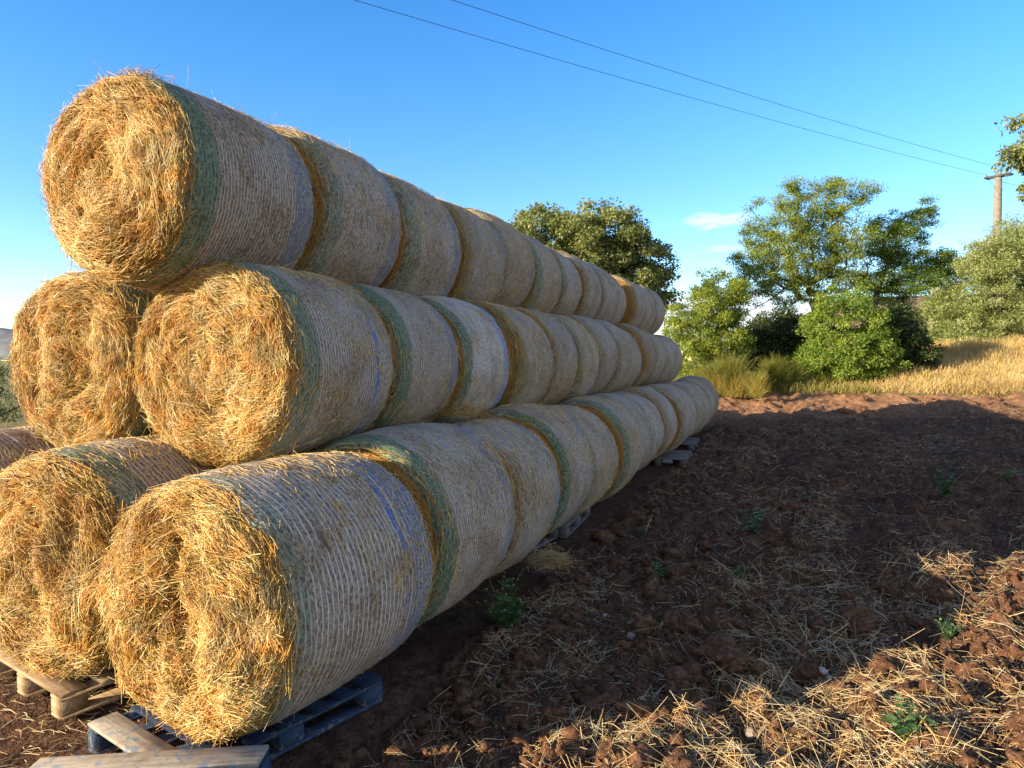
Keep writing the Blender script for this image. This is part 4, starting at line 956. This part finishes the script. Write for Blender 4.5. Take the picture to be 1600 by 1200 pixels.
for e, px, lab in ((ends[0], 562, 'lower overhead wire running from the pole over the stack'), (ends[1], 711, 'upper overhead wire running from the pole across the sky')):
    q = target_pt(px, 19.4, 0)+np.array([0, 0, .2]); e = np.array(e); p1 = e+(q-e)*1.6
    wire(e, p1, .45, .008, lab)
X, Y, Z = at(1760, 46, 320); wire((PX+.1, PY, PZ-.45), (X, Y, Z), .1, .010, 'short dark cable leaving the pole towards the right edge')
def bar():
    X, Y, d = at(1572, 27)[0], at(1572, 27)[1], 27
    p0 = np.array([X, Y, tz(X, Y)]); q = target_pt(1610, 27, 584)
    V, Q = tubes([(p0, .03, q, .028)], 8); o = obj('leaning_stake', mesh_np('leaning_stake', V-p0, Q, None, True), M_bark); o.location = tuple(p0)
    tag(o, 'dark stake leaning in the dry grass at the right edge', 'stake')
bar()

# ------------------------------------------------------------------ far hills
def ridge(name, dist, px0, px1, fn, depth, mat, label, n=160):
    pxs = np.linspace(px0, px1, n); V = []; m = 14
    for k in range(m):
        t = k/(m-1)
        for p in pxs:
            X, Y = wxy((p-800)/FPX*dist*(1+t*depth*.5), dist*(1+t*depth*.5))
            top = CAM_H+(HOR-fn(p))/FPX*dist
            prof_ = math.sin(min(1, t*1.6)*PI/2)
            nz = float(fbm(np.array([X*6/dist*3]), np.array([Y*6/dist*3]), 5, 4)[0])
            V.append((X, Y, -25+(top+25)*prof_+nz*.03*top*prof_))
    V = np.array(V); i = (np.arange(m-1)*n)[:, None]; j = np.arange(n-1)[None]
    Q = np.stack([i+j, i+j+1, i+n+j+1, i+n+j], -1).reshape(-1, 4)
    o = obj(name, mesh_np(name, V, Q, None, True), mat); tag(o, label, 'hill', kind='structure')
ridge('hill', 420, 1080, 2300, lambda p: 528-84*float(sst(1120, 1360, np.array(p)))-30*float(sst(1500, 2000, np.array(p))), .6, M_hill, 'bare brown hillside glimpsed between the trees')
ridge('far_hill', 5000, -900, 420, lambda p: 505+0.12*(p-0)*(p > 0)+0.04*abs(p), .5, M_mount, 'distant blue mountain at the left edge')

# ------------------------------------------------------------------ light
SUN_AZ, SUN_EL = math.radians(44), math.radians(14.4)      # direction the light travels, clockwise from +Y
sd = bpy.data.lights.new('sun', 'SUN'); sd.energy = 4.8; sd.angle = math.radians(0.5); sd.color = (1.0, 0.83, 0.58)
so = bpy.data.objects.new('sun', sd); link(so)
trav = Vector((math.sin(SUN_AZ)*math.cos(SUN_EL), math.cos(SUN_AZ)*math.cos(SUN_EL), -math.sin(SUN_EL)))
so.rotation_euler = trav.to_track_quat('-Z', 'Y').to_euler()

w = bpy.data.worlds.new('World'); scene.world = w; w.use_nodes = True
nt = w.node_tree; nt.nodes.clear()
sky = nt.nodes.new('ShaderNodeTexSky'); sky.sky_type = 'NISHITA'; sky.sun_disc = False
sky.sun_elevation = SUN_EL; sky.sun_rotation = SUN_AZ+PI
sky.altitude = 300; sky.air_density = 1.0; sky.dust_density = 0.0; sky.ozone_density = 1.6
hs = nd(nt, 'ShaderNodeHueSaturation', {'Color': sky.outputs[0], 'Hue': 0.512, 'Saturation': 1.42, 'Value': 0.92})
tc = nt.nodes.new('ShaderNodeTexCoord').outputs['Generated']
sx = nd(nt, 'ShaderNodeSeparateXYZ', {0: tc})
az = mth(nt, 'ARCTAN2', sx.outputs[0], sx.outputs[1]); el = mth(nt, 'ARCSINE', sx.outputs[2])
# added neutral fill: sky paled out of view, behind and right, to unblue the shade
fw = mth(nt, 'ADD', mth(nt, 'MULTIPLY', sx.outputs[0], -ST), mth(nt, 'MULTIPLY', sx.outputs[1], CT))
fill_mask = mth(nt, 'SUBTRACT', 1.0, sstep(nt, fw, -0.25, 0.55))
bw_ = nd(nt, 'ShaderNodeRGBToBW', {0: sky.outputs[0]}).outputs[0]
sky_fill = mixc(nt, 1.0, bw_, (1.10, 1.03, 0.95), 'MULTIPLY')
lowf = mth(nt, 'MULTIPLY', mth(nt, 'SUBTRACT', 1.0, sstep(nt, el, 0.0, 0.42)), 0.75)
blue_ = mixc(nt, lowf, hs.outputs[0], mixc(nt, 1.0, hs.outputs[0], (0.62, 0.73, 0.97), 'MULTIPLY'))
skyc = mixc(nt, mth(nt, 'MULTIPLY', fill_mask, 0.5), blue_, sky_fill)
def cloud_dir(px, py):
    x, z = (px-800)/FPX, (HOR-py)/FPX; X, Y = wxy(x, 1.0); return math.atan2(X, Y), math.atan2(z, math.hypot(X, Y))
cn = noise(nt, nd(nt, 'ShaderNodeMapping', {'Vector': tc, 'Scale': (1, 1, 3.2)}).outputs[0], 26, 6, 0.62)
def cloud(px, py, sxp, syp, lo, hi, amt):
    a0, e0 = cloud_dir(px, py)
    da = mth(nt, 'DIVIDE', mth(nt, 'SUBTRACT', az, a0), sxp/FPX); de = mth(nt, 'DIVIDE', mth(nt, 'SUBTRACT', el, e0), syp/FPX)
    q = mth(nt, 'ADD', mth(nt, 'MULTIPLY', da, da), mth(nt, 'MULTIPLY', de, de))
    wnd = mth(nt, 'SUBTRACT', 1.0, q, clamp=True)
    k = mth(nt, 'ADD', mth(nt, 'MULTIPLY', cn, 0.9), mth(nt, 'MULTIPLY', wnd, 0.55))
    return mth(nt, 'MULTIPLY', mth(nt, 'MULTIPLY', sstep(nt, k, lo, hi), sstep(nt, wnd, 0.0, 0.35)), amt)
cl = mth(nt, 'MAXIMUM', cloud(1112, 347, 78, 18, .72, 1.05, .62), cloud(1135, 390, 50, 9, .72, 1.05, .30))
cl = mth(nt, 'MAXIMUM', cl, cloud(1130, 500, 170, 62, .62, .88, .85))
cl = mth(nt, 'MAXIMUM', cl, cloud(1260, 505, 170, 50, .62, .9, .7))
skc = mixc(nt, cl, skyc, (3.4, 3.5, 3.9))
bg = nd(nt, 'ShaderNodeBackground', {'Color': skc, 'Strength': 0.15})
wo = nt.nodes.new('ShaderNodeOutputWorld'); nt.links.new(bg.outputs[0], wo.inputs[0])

# ------------------------------------------------------------------ camera
cd = bpy.data.cameras.new('camera'); cd.sensor_width = 36; cd.lens = 24.75; cd.clip_end = 20000; cd.clip_start = 0.05
co = bpy.data.objects.new('camera', cd); link(co)
co.location = (0, 0, CAM_H); co.rotation_euler = (math.radians(90-2.24), 0, TH)
scene.camera = co
scene.view_settings.view_transform = 'Standard'; scene.view_settings.look = 'None'
scene.view_settings.exposure = 1.38; scene.view_settings.gamma = 1.0
scene.render.engine = 'CYCLES'
scene.cycles.max_bounces = 6; scene.cycles.diffuse_bounces = 3; scene.cycles.glossy_bounces = 2; scene.cycles.transmission_bounces = 4
scene.cycles.use_denoising = True
